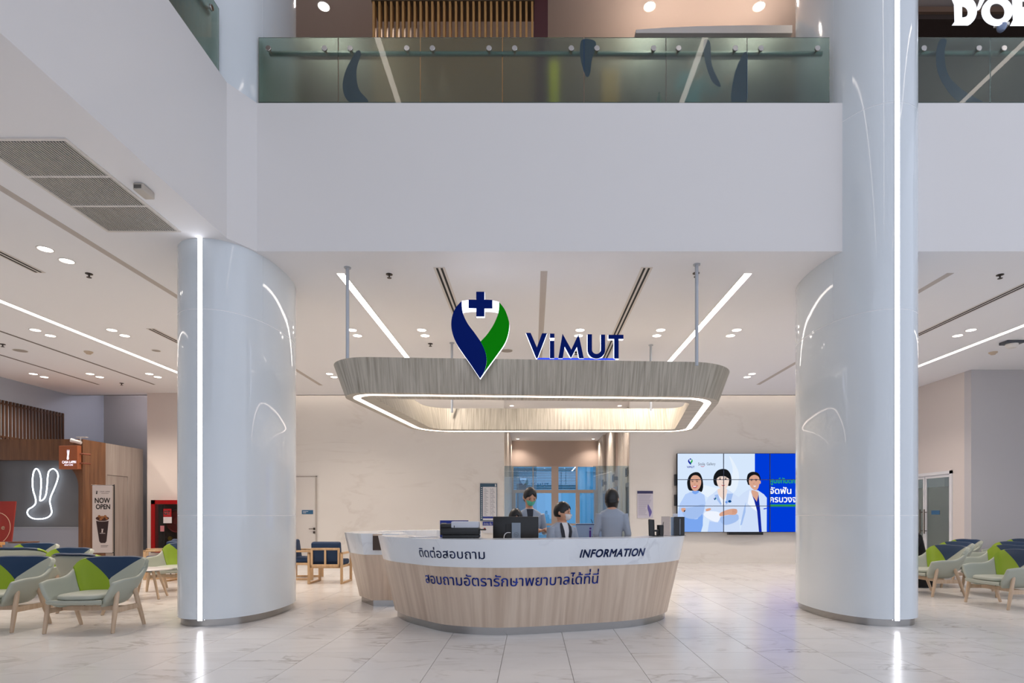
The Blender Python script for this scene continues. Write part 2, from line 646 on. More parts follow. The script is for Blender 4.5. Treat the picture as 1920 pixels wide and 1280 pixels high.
# end wall with its windows (the wall around a glazed opening)
wz1 = PZ(873, LY)
we = tag(MB().box(LX0 - .3, LX1 + .3, LY, LY + .2, wz1, ZC).build('wall_lobby_end', LOBB), 'beige end wall above the lobby windows', 'wall', kind='structure')
FRM = mat('window_frame', '#b7a8a0', .5)
WGL = thinglass('blue_tinted_glass', '#9cdcf8', .14)
wn = 0
cols_top = [(961, 998), (1001, 1034), (1047, 1079), (1083, 1119)]
cols_low = [(965, 1034), (1047, 1078), (1087, 1116)]
panes = [(a, b, 875, 918) for a, b in cols_top] + [(a, b, 924, 981) for a, b in cols_low] + [(a, b, 985, 1022) for a, b in cols_low]
win = thing('window_1', 'blue tinted lobby window with pale frames behind the staff', None, (0, LY, 0), kind='structure')
frame = MB()
xs0, xs1 = PX(954, LY), PX(1126, LY)
# frame bars: outer plus mullions and transoms
fz = [PZ(1023, LY), PZ(983, LY), PZ(921, LY), PZ(873.5, LY)]
for i, (pa, pb) in enumerate([(954, 963), (998.5, 1000.5), (1034, 1047), (1079.5, 1083), (1117, 1126)]):
    frame.box(PX(pa, LY), PX(pb, LY), -.04, .06, fz[2] if i == 1 else fz[0], fz[3])
for za, zb in ((PZ(985, LY), PZ(981, LY)), (PZ(924, LY), PZ(918, LY)), (PZ(875, LY), PZ(873, LY))):
    frame.box(xs0, xs1, -.035, .055, za, zb)
frame.box(PX(963, LY), PX(967, LY), -.03, .05, fz[0], fz[2]).box(PX(1083, LY), PX(1087, LY), -.03, .05, fz[0], fz[2]).box(PX(1114, LY), PX(1118, LY), -.03, .05, fz[0], fz[2])
frame.build('window_frame', FRM, win)
for a, b, t, d in panes:
    MB().box(PX(a - 1, LY), PX(b + 1, LY), 0, .012, PZ(d + 1, LY), PZ(t - 1, LY)).build('pane', WGL, win)
# louvre blades outside the three upper left panes
lv = MB().box(PX(955, LY), PX(1081, LY), -.12, .12, -.012, .012)
first = None
for k in range(13):
    z = PZ(877 + k * 3.1, LY)
    if first is None:
        first = lv.build('louvre', mat('louvre_grey', '#33434c', .6), win); first.location = (0, .55, z)
    else:
        c = first.copy(); COL.objects.link(c); c.parent = win; c.location = (0, .55, z)
# outside: ground and a pale building with pilasters
tag(MB().box(-14, 16, LY + 1.5, 60, -.3, -.05).build('ground_outside', mat('paving', '#a7adb0', .8)), 'paved ground outside the lobby windows', 'ground', kind='structure')
bd = thing('outside_building', 'pale building with pilasters seen through the lobby windows', 'building', (1, 38, 0))
MB().box(-13, 13, 0, .3, 0, 9).build('facade', mat('facade_pale', '#e4ecf1', .7), bd)
pil = MB().box(-.2, .2, -.25, 0, 0, 9)
p0 = pil.build('pilaster', mat('pilaster_white', '#e9eef2', .6), bd); p0.location = (-3.4, 0, 0)
for k in range(1, 8):
    c = p0.copy(); COL.objects.link(c); c.parent = bd; c.location = (-3.4 + k * 1.15, 0, 0)
MB().box(-13, 13, -.15, 0, 4.2, 4.5).build('ledge', mat('pilaster_white', '#e9eef2', .6), bd)
MB().box(-9, -1.4, -.12, 0, .4, 3.4).build('dark_glazing', mat('facade_glazing', '#2f5f74', .15), bd)

# lift doors in the lobby's right wall
for k, (ya, yb) in enumerate(((15.92, 16.95), (18.75, 19.6), (21.6, 22.5))):
    d = thing('lift_door', ['grey lift door nearest the desk in the lobby', 'middle grey lift door in the lobby', 'grey lift door farthest down the lobby'][k], 'lift door', (LX1, ya, 0), group='lift doors in the lobby')
    y1 = yb - ya
    MB().box(-.01, .07, -.08, 0, 0, 2.22).box(-.01, .07, y1, y1 + .08, 0, 2.22).box(-.01, .07, -.08, y1 + .08, 2.14, 2.26).build('door_frame', mat('lift_frame', '#a89f98', .3, .4), d)
    MB().box(.0, .06, 0, y1 / 2 - .004, 0, 2.14).build('door_leaf', mat('lift_leaf', '#5b5755', .3, .5), d)
    MB().box(.0, .06, y1 / 2 + .004, y1, 0, 2.14).build('door_leaf', mat('lift_leaf', '#5b5755', .3, .5), d)
    ind = thing('lift_indicator', ['small dark floor indicator above the nearest lift door', 'small dark floor indicator above the middle lift door', 'small dark floor indicator above the farthest lift door'][k], 'indicator', (LX1, ya + y1 * .5, 2.55), group='lift indicators')
    MB().bbox(-.09, -.05, -.16, .16, -.13, .13, .01).box(-.05, .085, -.06, .06, -.06, .06).build('housing', mat('indicator_case', '#6a6664', .4), ind)
    MB().box(-.094, -.089, -.08, .08, -.09, .09).build('display', mat('indicator_face', '#16181a', .2), ind)
# glass partition at the mouth of the lobby
gp = thing('glass_partition', 'clear glass partition standing across the lift lobby opening', 'glass partition', (0, YB + .12, 0))
CLEAR = thinglass('clear_glass', '#dfe9ec', .05)
gz = PZ(873, YB + .12)
for xa, xb in ((OX0, OX0 + .9), (OX1 - 1.0, OX1)):
    MB().box(xa + .005, xb - .005, 0, .012, .01, gz).build('pane', CLEAR, gp)
    MB().box(xa, xb, -.012, .024, 0, .03).build('base_channel', STEEL, gp)
hd = MB().tube([(OX0 + .8, -.05, .95), (OX0 + .8, -.05, 1.5)], .014).tube([(OX0 + .8, -.05, 1.0), (OX0 + .8, .0, 1.0)], .01).tube([(OX0 + .8, -.05, 1.45), (OX0 + .8, .0, 1.45)], .01)
hd.build('handle', STEEL, gp, True)

# ================================================================== COLUMNS
def sell(cx, cy, ax, ay, a, e=2.25):
    c, s = math.cos(a), math.sin(a)
    return (cx + ax * math.copysign(abs(c) ** (2 / e), c), cy + ay * math.copysign(abs(s) ** (2 / e), s))


def column(cx, cy, ax, ay, ztop, strip_top, label):
    t = thing('column', label, 'column', (cx, cy, 0), group='oval lobby columns')
    n = 96
    core = [[(*sell(0, 0, ax - .003, ay - .003, 2 * PI * k / n), z) for k in range(n)] for z in (.09, ztop)]
    MB().rings(core).build('core', SEAL, t, True)
    pl = [[(*sell(0, 0, ax - .035, ay - .035, 2 * PI * k / n), z) for k in range(n)] for z in (0, .085)]
    MB().rings(pl).build('plinth', STEEL, t, True)
    gs = .034                                   # half width of the light strip
    bands = [(.085, 1.30), (1.30, 3.70), (3.70, 6.10), (6.10, 8.50), (8.50, 10.9)]
    for bi, (z0, z1) in enumerate(bands):
        if z0 >= ztop: continue
        z1 = min(z1, ztop)
        segs = 2 if bi < 2 else 6
        # angles measured from the nose (-Y), leaving the strip gap there
        a0 = -PI / 2 + gs / ax * .55
        span = 2 * PI - 2 * gs / ax * .55
        for k in range(segs):
            ga = .0035
            b0 = a0 + span * k / segs + (ga if k else 0)
            b1 = a0 + span * (k + 1) / segs - (ga if k < segs - 1 else 0)
            m = 48 if segs == 2 else 20
            rs = []
            for z in (z0 + .005, z1 - .005):
                outer = [(*sell(0, 0, ax, ay, b0 + (b1 - b0) * i / m), z) for i in range(m + 1)]
                inner = [(*sell(0, 0, ax - .014, ay - .014, b0 + (b1 - b0) * i / m), z) for i in range(m, -1, -1)]
                rs.append(outer + inner)
            MB().rings(rs).build('column_panel', COLW, t, True, 40)
    zt = min(strip_top, ztop)
    MB().box(-gs * .82, gs * .82, -ay - .001, -ay + .02, .075, zt).build('light_strip', STRIP, t)
    MB().box(-gs * .82 - .006, -gs * .82, -ay - .003, -ay + .02, .075, zt).box(gs * .82, gs * .82 + .006, -ay - .003, -ay + .02, .075, zt).build('strip_channel', mat('strip_channel_white', '#c9ced3', .4), t)
    return t


column(-3.86, 7.56, .575, .95, ZU, ZC, 'glossy white oval column on the left with a vertical light strip')
column(4.24, 7.56, .565, .95, ZA, ZA, 'glossy white oval column on the right with a tall vertical light strip')

# ================================================================== GLASS BALUSTRADE
def frosted():
    m = glassmat('frosted_green_glass', '#b9d0c5', .27, 1.3, .6)
    return m


FROST = frosted()
DECAL = mat('balustrade_decal', '#27507e', .5)
PIN = mat('standoff_steel', '#c9c6c2', .18, 1.0)
RAIL = mat('handrail_steel', '#7f8f8c', .25, 1.0)


def balustrade(label, edges, axis, pos, pins, rail, decals=()):
    """edges: panel joints along the run; axis 'x' (run along x at y=pos) or 'y' (along y at x=pos)"""
    t = thing('balustrade', label, 'balustrade', (0, 0, ZF - .06))

    def put(mb):
        if axis == 'y':
            mb.v = [(pos + (y if True else 0) * -1, x, z) for x, y, z in mb.v]
        else:
            mb.v = [(x, pos + y, z) for x, y, z in mb.v]
        return mb
    for a, b in zip(edges, edges[1:]):
        put(MB().box(a + .005, b - .005, 0, .015, .0, .06 + .825)).build('glass_panel', FROST, t)
    for x in pins:
        mb = MB()
        rs = [[(x + r * math.cos(q), y, .74 + r * math.sin(q)) for q in [2 * PI * k / 14 for k in range(14)]] for r, y in ((.03, -.022), (.034, -.018), (.034, .0), (.016, .015), (.016, .07))]
        put(mb.rings(rs)).build('standoff', PIN, t, True)
    x0, x1 = rail
    put(MB().tube([(x0, .1, .76), (x1, .1, .76)], .028, 12)).build('handrail', RAIL, t, True)
    put(MB().box(edges[0], edges[-1], .012, .05, -.02, .1)).build('base_rail', mat('glazing_channel', '#56605e', .4, .6), t)
    for poly in decals:
        mb = MB().prism(poly, ID, .0155, .0175)
        put(mb).build('decal', DECAL, t)
    return t


yg = YF + .03
ed = [PX(p, yg) for p in (484, 634, 788, 942, 1095, 1249, 1401, 1556)]
pn = [PX(p, yg) for p in (504, 609, 657, 763, 811, 917, 965, 1071, 1119, 1225, 1272, 1378, 1426, 1532)]


def dz(px, py):
    return (PX(px, yg), PZ(py, yg) - (ZF - .06))


decal1 = [dz(*p) for p in cat([(668, 95), (648, 130), (642, 165), (655, 190), (690, 190), (672, 165), (668, 130), (676, 100)], 5, True)]
decal2 = [dz(*p) for p in cat([(1090, 75), (1088, 105), (1098, 140), (1106, 138), (1110, 110), (1118, 80), (1105, 72)], 5, True)]
decal3 = [dz(*p) for p in cat([(1400, 95), (1380, 130), (1372, 190), (1400, 190), (1402, 140)], 4, True)]
decal4 = [dz(*p) for p in cat([(1320, 75), (1322, 110), (1335, 150), (1352, 160), (1335, 120), (1332, 78)], 4, True)]
balustrade('frosted green glass balustrade of seven panels above the centre fascia', ed, 'x', yg, pn, (ed[0] + .1, ed[-1] - .05), [decal1, decal2, decal3, decal4])
ed2 = [PX(1711, yg), PX(1857, yg), PX(2003, yg), PX(2150, yg)]
pn2 = [PX(p, yg) for p in (1731, 1834, 1881, 1984)]
decal5 = [dz(*p) for p in cat([(1762, 75), (1756, 110), (1766, 150), (1800, 190), (1850, 194), (1810, 170), (1780, 140), (1772, 100), (1776, 74)], 5, True)]
balustrade('frosted blue-green glass balustrade to the right of the tall column', ed2, 'x', yg, pn2, (ed2[0], ed2[-1]), [decal5])
ye = [-2.0, -.9, .2, 1.3, 2.4, 3.5, 4.6, 5.6, 6.58]
balustrade('frosted dark glass balustrade along the left balcony edge', ye, 'y', -3.62, [6.4, 5.75, 5.45, 4.75, 4.45], (-2, 6.5))

# ================================================================== UPPER FLOOR FITTINGS
SLATW = wood('oak_slat', '#b98b52', '#9a6f3c', .5, 30, 2, uv=False)
t = thing('slat_screen', 'screen of pale timber slats standing behind the balustrade', 'slat screen', (0, 8.55, 6.2))
x0, x1 = PX(702, 8.55), PX(998, 8.55)
zt = PZ(8, 8.55) - 6.2
sp = (x1 - x0) / 27
s0 = None
smb = MB().box(-.016, .016, -.05, .05, 0, zt)
for k in range(28):
    if s0 is None:
        s0 = smb.build('slat', SLATW, t); s0.location = (x0, 0, 0)
    else:
        c = s0.copy(); COL.objects.link(c); c.parent = t; c.location = (x0 + k * sp, 0, 0)
MB().box(x0 - .03, x1 + .03, -.06, .3, zt, zt + .15).build('top_rail', mat('dark_oak', '#4b3a24', .6), t)
tag(MB().box(PX(1001, 8.6), PX(1027, 8.6), 8.55, 8.9, 6.2, ZU).build('burgundy_pillar', mat('burgundy', '#4a1f22', .5)), 'dark burgundy square pillar beside the timber slats', 'pillar')
# kiosk roof, boxes and dome showing above the glass
t = thing('kiosk', 'grey curved-roof kiosk rising just above the balustrade', 'kiosk', (0, 8.8, 6.2))
kx0, kx1 = PX(1190, 8.8), PX(1480, 8.8)
kz = PZ(60, 8.8) - 6.2
prof = [(kx0, 0), (kx1, 0), (kx1, kz + .02)] + [(kx1 + (kx0 - kx1) * q, kz + .02 - .07 * q ** 3) for q in (.3, .6, .8, .95, 1)]
MB().prism([(kx0, kz - .1), (kx1, kz - .1)] + prof[2:], ID, -.1, 1.4).build('roof', mat('kiosk_grey', '#d5cfc9', .5), t)
MB().box(kx0 + .15, kx1, .1, 1.3, 0, kz - .1).build('body', mat('kiosk_body', '#75706a', .6), t)
tag(MB().bbox(PX(1230, 8.8), PX(1255, 8.8), 8.8, 8.9, PZ(60, 8.8), PZ(53, 8.8), .01).build('white_box', TRIMW), 'small white box lying on the kiosk roof', 'box')
dm = MB().lathe([(.0, .09), (.035, .08), (.045, .05), (.045, 0)], 14)
dm.v = [(x + PX(1290, 8.8), y + 8.9, z + PZ(61, 8.8)) for x, y, z in dm.v]
tag(dm.build('dome_sensor', mat('dome_grey', '#b5b2b0', .3), None, True), 'small pale dome on the kiosk roof', 'dome')
tag(MB().bbox(PX(1434, 8.8), PX(1454, 8.8), 8.82, 8.92, PZ(58, 8.8), PZ(54, 8.8), .01).build('router_box', TRIMW), 'flat white router box with an aerial on the kiosk roof', 'router')
# coloured things standing behind the frosted glass
for nm, lab, px0, px1, y, z1, colr in (
        ('roll_up_banner', 'yellow roll-up banner blurred behind the frosted glass', 1030, 1048, 7.7, 7.45, '#d8c82e'),
        ('roll_up_banner', 'orange roll-up banner blurred behind the frosted glass', 1128, 1160, 7.9, 7.5, '#c9954a')):
    t = thing(nm, lab, 'banner', (PX((px0 + px1) / 2, y), y, 6.2))
    w = PX(px1, y) - PX(px0, y)
    MB().box(-w / 2, w / 2, -.004, .004, .05, z1 - 6.2).build('sheet', mat('banner_' + colr, colr, .6), t)
    MB().bbox(-w / 2 - .02, w / 2 + .02, -.07, .07, 0, .06, .02).build('base', STEEL, t, True)
bt = MB().lathe([(0, 0), (.032, 0), (.034, .02), (.034, .13), (.014, .17), (.013, .2), (0, .2)], 16)
bt.v = [(x + PX(1236, 7.06), y + 7.06, z + 6.34) for x, y, z in bt.v]
tag(bt.build('water_bottle', glassmat('bottle_plastic', '#bfe6da', .1), None, True), 'small clear water bottle standing behind the balustrade glass', 'bottle')
tag(MB().box(PX(1862, 7.9), 9.5, 7.9, 8.3, 6.2, 6.75).build('planter', mat('planter_green', '#4f6a2c', .7)), 'green planter box blurred behind the right-hand glass', 'planter')
# upper right: beams, sign letters, dome camera
tag(MB().box(PX(1712, 9.2), 12.5, 9.2, 9.6, PZ(36, 9.2), PZ(22, 9.2)).build('dark_beam', mat('dark_beam', '#33251f', .6)), 'dark brown beam behind the white sign letters', 'beam')
tag(MB().box(PX(1712, 9.15), 12.5, 9.15, 9.5, PZ(22, 9.15), PZ(12, 9.15)).build('brown_beam', mat('brown_beam', '#6d5444', .6)), 'lighter brown beam above the dark beam', 'beam')
t = thing('sign_letters', 'glowing white serif letters on the upper right balcony', 'sign', (0, 8.0, 0))
SGN = emis('sign_white', '#f2f6ff', 1.4)


def letter_O(cx, cz, rx, rz, hx, hz):
    o = [(cx + rx * math.cos(a), cz + rz * math.sin(a)) for a in [2 * PI * k / 36 for k in range(36)]]
    h = [(cx + hx * math.cos(a), cz + hz * math.sin(a)) for a in [2 * PI * k / 36 for k in range(36)]]
    return o, h


def spx(pts, y=8.0):
    return [(PX(a, y), PZ(b, y)) for a, b in pts]


def ray_r(poly, c, a):
    best = 0
    d = Vector((math.cos(a), math.sin(a)))
    for p, q in zip(poly, poly[1:] + poly[:1]):
        e = Vector((q[0] - p[0], q[1] - p[1])); w = Vector((p[0] - c[0], p[1] - c[1]))
        den = d.x * e.y - d.y * e.x
        if abs(den) < 1e-12: continue
        tt = (w.x * e.y - w.y * e.x) / den; uu = (w.x * d.y - w.y * d.x) / den
        if tt > 0 and -1e-6 <= uu <= 1 + 1e-6: best = max(best, tt)
    return (c[0] + d.x * best, c[1] + d.y * best)


def ring_letter(outer, inner, d0, d1, n=64):
    c = (sum(p[0] for p in inner) / len(inner), sum(p[1] for p in inner) / len(inner))
    an = [2 * PI * k / n for k in range(n)] + [math.atan2(p[1] - c[1], p[0] - c[0]) % (2 * PI) for p in outer]
    an.sort()
    O = [ray_r(outer, c, a) for a in an]; I = [ray_r(inner, c, a) for a in an]
    return MB().rings([[(x, d0, z) for x, z in O], [(x, d1, z) for x, z in O], [(x, d1, z) for x, z in I], [(x, d0, z) for x, z in I], [(x, d0, z) for x, z in O]], True, False, False)


D = spx([(1786, -6), (1812, -6)] + [(1812 + 20 * math.sin(a), 20 - 26 * math.cos(a)) for a in [PI * k / 12 for k in range(1, 12)]] + [(1812, 45), (1787, 45), (1792, 38), (1791, 6)])
Dh = spx([(1804, 10)] + [(1806 + 11 * math.sin(a), 21 - 11.5 * math.cos(a)) for a in [PI * k / 10 for k in range(0, 11)]] + [(1804, 33)])
ring_letter(D, Dh, 0, .025).build('letter', SGN, t)
MB().prism(spx([(1841, -8), (1850, -8), (1838, 16), (1832, 18)]), ID, 0, .025).build('letter', SGN, t)
o, h = letter_O(PX(1871, 8), PZ(20, 8), PX(1896, 8) - PX(1867.5, 8), PZ(20, 8) - PZ(46, 8), PX(1884, 8) - PX(1869, 8), PZ(20, 8) - PZ(36, 8))
ring_letter(o, h, 0, .025).build('letter', SGN, t)
R_ = spx([(1900, -10), (1938, -10), (1946, 4), (1938, 18), (1952, 46), (1934, 46), (1922, 22), (1917, 22), (1918, 38), (1924, 46), (1896, 46), (1902, 38)])
ring_letter(R_, spx([(1917, 0), (1930, 0), (1932, 8), (1928, 13), (1917, 13)]), 0, .025).build('letter', SGN, t)
dc = thing('dome_camera', 'small dome camera under the glowing sign letters', 'camera', P(1878, 52, 8.05))
MB().lathe([(.06, .03), (.06, 0), (.05, -.03), (.03, -.05), (0, -.055)], 16).build('dome', mat('dome_blue', '#8f9fc0', .2), dc, True)
MB().box(-.09, .09, -.03, .03, .02, .06).build('bracket', TRIMW, dc)
# tools standing behind the upper right glass: a person-sized blur
# upper floor downlights
def downlight(x, y, z, label, group, warm=True, r=.078, power=None):
    t = thing('downlight', label, 'downlight', (x, y, z), group=group)
    n = 24
    rs = [[(q * math.cos(a), q * math.sin(a), zz) for a in [2 * PI * k / n for k in range(n)]] for q, zz in ((r + .012, .001), (r + .012, -.006), (r, -.006), (r - .004, .0))]
    MB().rings(rs, True, False, False).build('trim_ring', TRIMW, t, True)
    MB().lathe([(r - .003, -.003), (r - .003, -.001)], n).build('lens', DOWN, t)
    li = bpy.data.lights.new('downlight_lamp', 'SPOT')
    li.energy = power if power else SPOT
    li.color = (1, .87, .76)
    li.spot_size = math.radians(130)
    li.spot_blend = .7
    li.shadow_soft_size = .06
    lo = bpy.data.objects.new('lamp', li)
    COL.objects.link(lo); lo.parent = t; lo.location = (0, 0, -.03)
    return t


for px, which in ((607, 'leftmost'), (812, 'second from left'), (1218, 'third from left'), (1423, 'rightmost')):
    y = F * (ZU - CAMZ) / (VY - 12)
    downlight(PX(px, y), y, ZU, '%s of the four round downlights in the taupe upper ceiling' % which, 'upper floor downlights', r=.09, power=SPOT * 2.1)

# ================================================================== CEILING FITTINGS, ground floor
ROW1, ROW2, ROW3 = (6.88, 7.20), (9.88, 10.19), (12.94, 13.23)
PAIRS = ((ROW1, ((-5.89, 'beside the large air grille'), (-9.0, 'added out of view at the far left for its light'))),  # the far-left pair is out of view, added for illumination
         (ROW2, ((-8.63, 'left of the long light over the left chairs'), (-7.30, 'right of the long light over the left chairs'), (-3.13, 'beside the front left hanger rod'), (-1.92, 'left of the pin logo'), (.83, 'above the word sign'), (2.23, 'right of the word sign'), (3.55, 'next to the right column'), (7.62, 'right of the right column'))),
         (ROW3, ((-11.35, 'nearest the cafe wall'), (-10.06, 'above the cafe sign'), (-8.71, 'above the fire hose cabinet'), (-4.61, 'left of the canopy ring'), (5.0, 'right of the canopy ring'), (7.5, 'behind the right column'))))
for row, xs in PAIRS:
    for x, where in xs:
        for y, which in zip(row, ('nearer', 'farther')):
            downlight(x, y, ZC, '%s round downlight of the ceiling pair %s' % (which, where), 'ground floor downlights')
for x in (.95, 1.75):
    for y in (17.4, 20.5):
        downlight(x, y, ZC - .02, '%s %s round downlight in the lift lobby ceiling' % ('left' if x < 1 else 'right', 'nearer' if y < 18 else 'farther'), 'lobby downlights')
for x in (-.6, 2.55):
    for y in (16.6, 20.4, 23.8):
        downlight(x, y, ZC - .02, '%s small downlight washing the %s wall of the lift lobby' % ({16.6: 'nearest', 20.4: 'middle', 23.8: 'farthest'}[y], 'left' if x < 0 else 'right'), 'lobby wall washers', r=.06)


downlight(10.7, 14.2, ZC, 'unseen downlight added to light the office behind the glass double door', 'added office lamps', power=SPOT * 1.5)  # unseen lamp, added to brighten the room behind the frosted door


def linear(x, y0, y1, label, w=.1, z=ZC):
    t = thing('linear_light', label, 'linear light', (x, y0, z))
    MB().box(-w / 2, w / 2, 0, y1 - y0, -.006, -.001).build('diffuser', LEDM, t)
    MB().box(-w / 2 - .008, -w / 2, -.008, y1 - y0 + .008, -.008, 0).box(w / 2, w / 2 + .008, -.008, y1 - y0 + .008, -.008, 0).build('housing', TRIMW, t)


linear(-2.55, 7.58, 12.6, 'bright linear ceiling light left of the round logo')
linear(2.87, 7.58, 12.6, 'bright linear ceiling light right of the blue lettering')
linear(-7.98, 5.0, 14.0, 'long bright linear ceiling light over the left-hand chairs')
linear(8.32, 7.3, 13.6, 'bright linear ceiling light over the right-hand chairs')
for x, lab in ((-3.24, 'left'), (3.62, 'middle'), (10.4, 'right')):
    linear(x, -9.5, 6.0, 'linear light in the high atrium ceiling, %s of three' % lab, .13, ZA)
# tray lights above the cove, washing the back wall
t = thing('cove_light', 'hidden light line in the cove above the marble wall', 'cove light', (0, YE + .04, ZC + .1))
MB().box(-6.8, 9.6, 0, .05, 0, .02).build('tube', emis('cove_led', '#fff0e4', 6.0), t)
t = thing('cove_light', 'hidden light line in the cove above the dark recess wall', 'cove light', (0, YE + .2, ZC + .1))
MB().box(-11.5, -10.2, 0, .05, 0, .02).build('tube', emis('cove_led_cool', '#f4e8f4', 45.0), t)


def slot(x, y0, y1, label, kind='grey', w=.075):
    t = thing('slot_diffuser' if kind == 'black' else 'shadow_gap', label, 'air slot' if kind == 'black' else 'ceiling groove', (x, y0, ZC))
    L = y1 - y0
    if kind == 'black':
        MB().box(-.075, .075, 0, L, -.004, 0).build('frame', mat('diffuser_frame', '#dcd6d0', .5), t)
        for s in (-1, 1):
            MB().box(s * .03 - .014, s * .03 + .014, .02, L - .02, -.006, -.003).build('slot', DARKSLOT, t)
    else:
        MB().box(-w / 2, w / 2, 0, L, -.003, 0).build('groove', GREYSLOT if w > .06 else DARKGAP, t)


slot(.155, 7.5, 12.2, 'grey ceiling groove above the centre of the desk', w=.09)
slot(-5.23, 4.5, 14.08, 'long grey ceiling groove left of the left column', w=.09)
slot(5.56, 7.56, 14.0, 'long grey ceiling groove right of the right column', w=.09)
slot(-9.3, 8.5, 14.0, 'dark ceiling groove over the cafe side', w=.05)
slot(-10.67, 8.5, 14.0, 'dark ceiling groove nearest the cafe wall', w=.05)
slot(-1.21, 7.38, 11.8, 'black double-slot air diffuser behind the round logo', 'black')
slot(1.49, 7.38, 11.8, 'black double-slot air diffuser above the blue lettering', 'black')
slot(-6.53, 5.6, 7.55, 'black double-slot air diffuser beside the large grille', 'black')
slot(-6.58, 9.8, 12.0, 'black double-slot air diffuser beside the left column', 'black')
slot(6.88, 7.2, 10.2, 'black double-slot air diffuser right of the right column', 'black')
for x, lab in ((-.5, 'left'), (2.35, 'right')):
    t = thing('slot_diffuser', 'short black air diffuser on the %s side of the lobby ceiling' % lab, 'air slot', (x, 18.2, ZC - .02))
    MB().box(-.09, .09, 0, 2.2, -.004, 0).build('frame', mat('diffuser_frame', '#dcd6d0', .5), t)
    for s in (-1, 1):
        MB().box(s * .035 - .017, s * .035 + .017, .02, 2.18, -.006, -.003).build('slot', DARKSLOT, t)


def sprinkler(px, py, where):
    y = F * 3.22 / (VY - py)
    t = thing('sprinkler', 'dark sprinkler head in the ceiling ' + where, 'sprinkler', (PX(px, y), y, ZC), group='ceiling sprinklers')
    MB().lathe([(.045, 0), (.045, -.006), (.03, -.012), (.012, -.014)], 14).build('rosette', mat('sprinkler_dark', '#4a433e', .4, .6), t, True)
    MB().lathe([(.01, -.01), (.01, -.045), (.03, -.047), (.03, -.052), (0, -.053)], 10).build('head', mat('sprinkler_dark', '#4a433e', .4, .6), t, True)


for px, py, where in ((730, 514, 'between the hanger rod and the pin logo'), (167, 513, 'below the large air grille'), (807, 644, 'just left of the pin logo'), (1305, 512, 'at the front right hanger rod'), (1875, 515, 'near the right edge of the picture'), (5, 645, 'at the left edge of the picture'), (228, 718, 'above the cafe recess'), (1080, 660, 'behind the word sign')):
    sprinkler(px, py, where)


def detector(px, py, label, flat=False, r=.075):
    y = F * 3.22 / (VY - py)
    t = thing('smoke_detector' if not flat else 'ceiling_speaker', label, 'detector' if not flat else 'speaker', (PX(px, y), y, ZC))
    if flat:
        MB().lathe([(r, 0), (r, -.006), (r - .01, -.008), (0, -.008)], 20).build('grille', mat('speaker_grey', '#a39b93', .6), t, True)
        MB().lathe([(r + .012, 0), (r + .012, -.004), (r, -.004)], 20).build('rim', TRIMW, t, True)
    else:
        MB().lathe([(r, 0), (r, -.015), (r * .8, -.03)], 18).build('base', mat('detector_cream', '#cbb9a4', .5), t, True)
        MB().lathe([(r * .62, -.028), (r * .55, -.05), (0, -.055)], 18).build('cap', mat('detector_cream', '#cbb9a4', .5), t, True)


detector(166, 659, 'cream smoke detector in the ceiling left of the left column')
detector(1862, 660, 'cream smoke detector in the ceiling over the right-hand chairs')
detector(38, 657, 'flat grey ceiling speaker near the left edge', True, .11)
detector(293, 657, 'flat grey ceiling speaker close to the left column', True, .07)
detector(950, 657, 'flat grey ceiling speaker beside the round logo', True, .11)

# ceiling device at the right: white unit with a dark top plate
yy = F * 3.22 / (VY - 640)
t = thing('ceiling_camera', 'white ceiling camera unit with a dark base over the right-hand chairs', 'camera', (PX(1897, yy), yy, ZC))
MB().bbox(-.16, .16, -.1, .1, -.05, 0, .01).build('base', mat('device_dark', '#4b4e55', .5), t)
MB().lathe([(.1, -.05), (.1, -.08), (.07, -.12), (0, -.135)], 18).build('dome', TRIMW, t, True)
# small beige box sensor near the large grille
yy = F * 3.22 / (VY - 352)
t = thing('ceiling_sensor', 'small beige box sensor under the ceiling beside the large grille', 'sensor', (PX(270, yy), yy, ZC))
MB().bbox(-.05, .05, -.09, .09, -.07, 0, .012).build('case', mat('sensor_beige', '#c3bcb2', .5), t, True)
MB().box(-.035, .035, -.094, -.088, -.055, -.02).build('window', mat('sensor_dark', '#5d5b57', .3), t)

# large return-air grille, three sections of thin blades
gy0, gy1 = F * 3.22 / (VY - 262), F * 3.22 / (VY - 431)
gx1 = PX(332, gy1)
gx0 = PX(203, gy1)
t = thing('air_grille', 'large black-and-white return air grille in the left ceiling', 'air grille', (gx0, gy0, ZC))
W, Lg = gx1 - gx0, gy1 - gy0
MB().box(-.03, W + .03, -.03, 0, -.012, 0).box(-.03, W + .03, Lg, Lg + .03, -.012, 0).box(-.03, 0, 0, Lg, -.012, 0).box(W, W + .03, 0, Lg, -.012, 0).build('frame', TRIMW, t)
MB().box(0, W, 0, Lg, -.003, -.001).build('backing', DARKSLOT, t)
for k in range(3):
    a, b = Lg * k / 3, Lg * (k + 1) / 3
    bl = MB()
    nb = 30
    for i in range(nb):
        x = W * (i + .5) / nb
        bl.box(x - .0042, x + .0042, a + .01, b - .01, -.012, -.004)
    tag(bl.build('grille_blades', mat('blade_white', '#d5d0ca', .5), t), kind='stuff')
    if k:
        MB().box(0, W, a - .012, a + .012, -.013, -.002).build('crossbar', TRIMW, t)

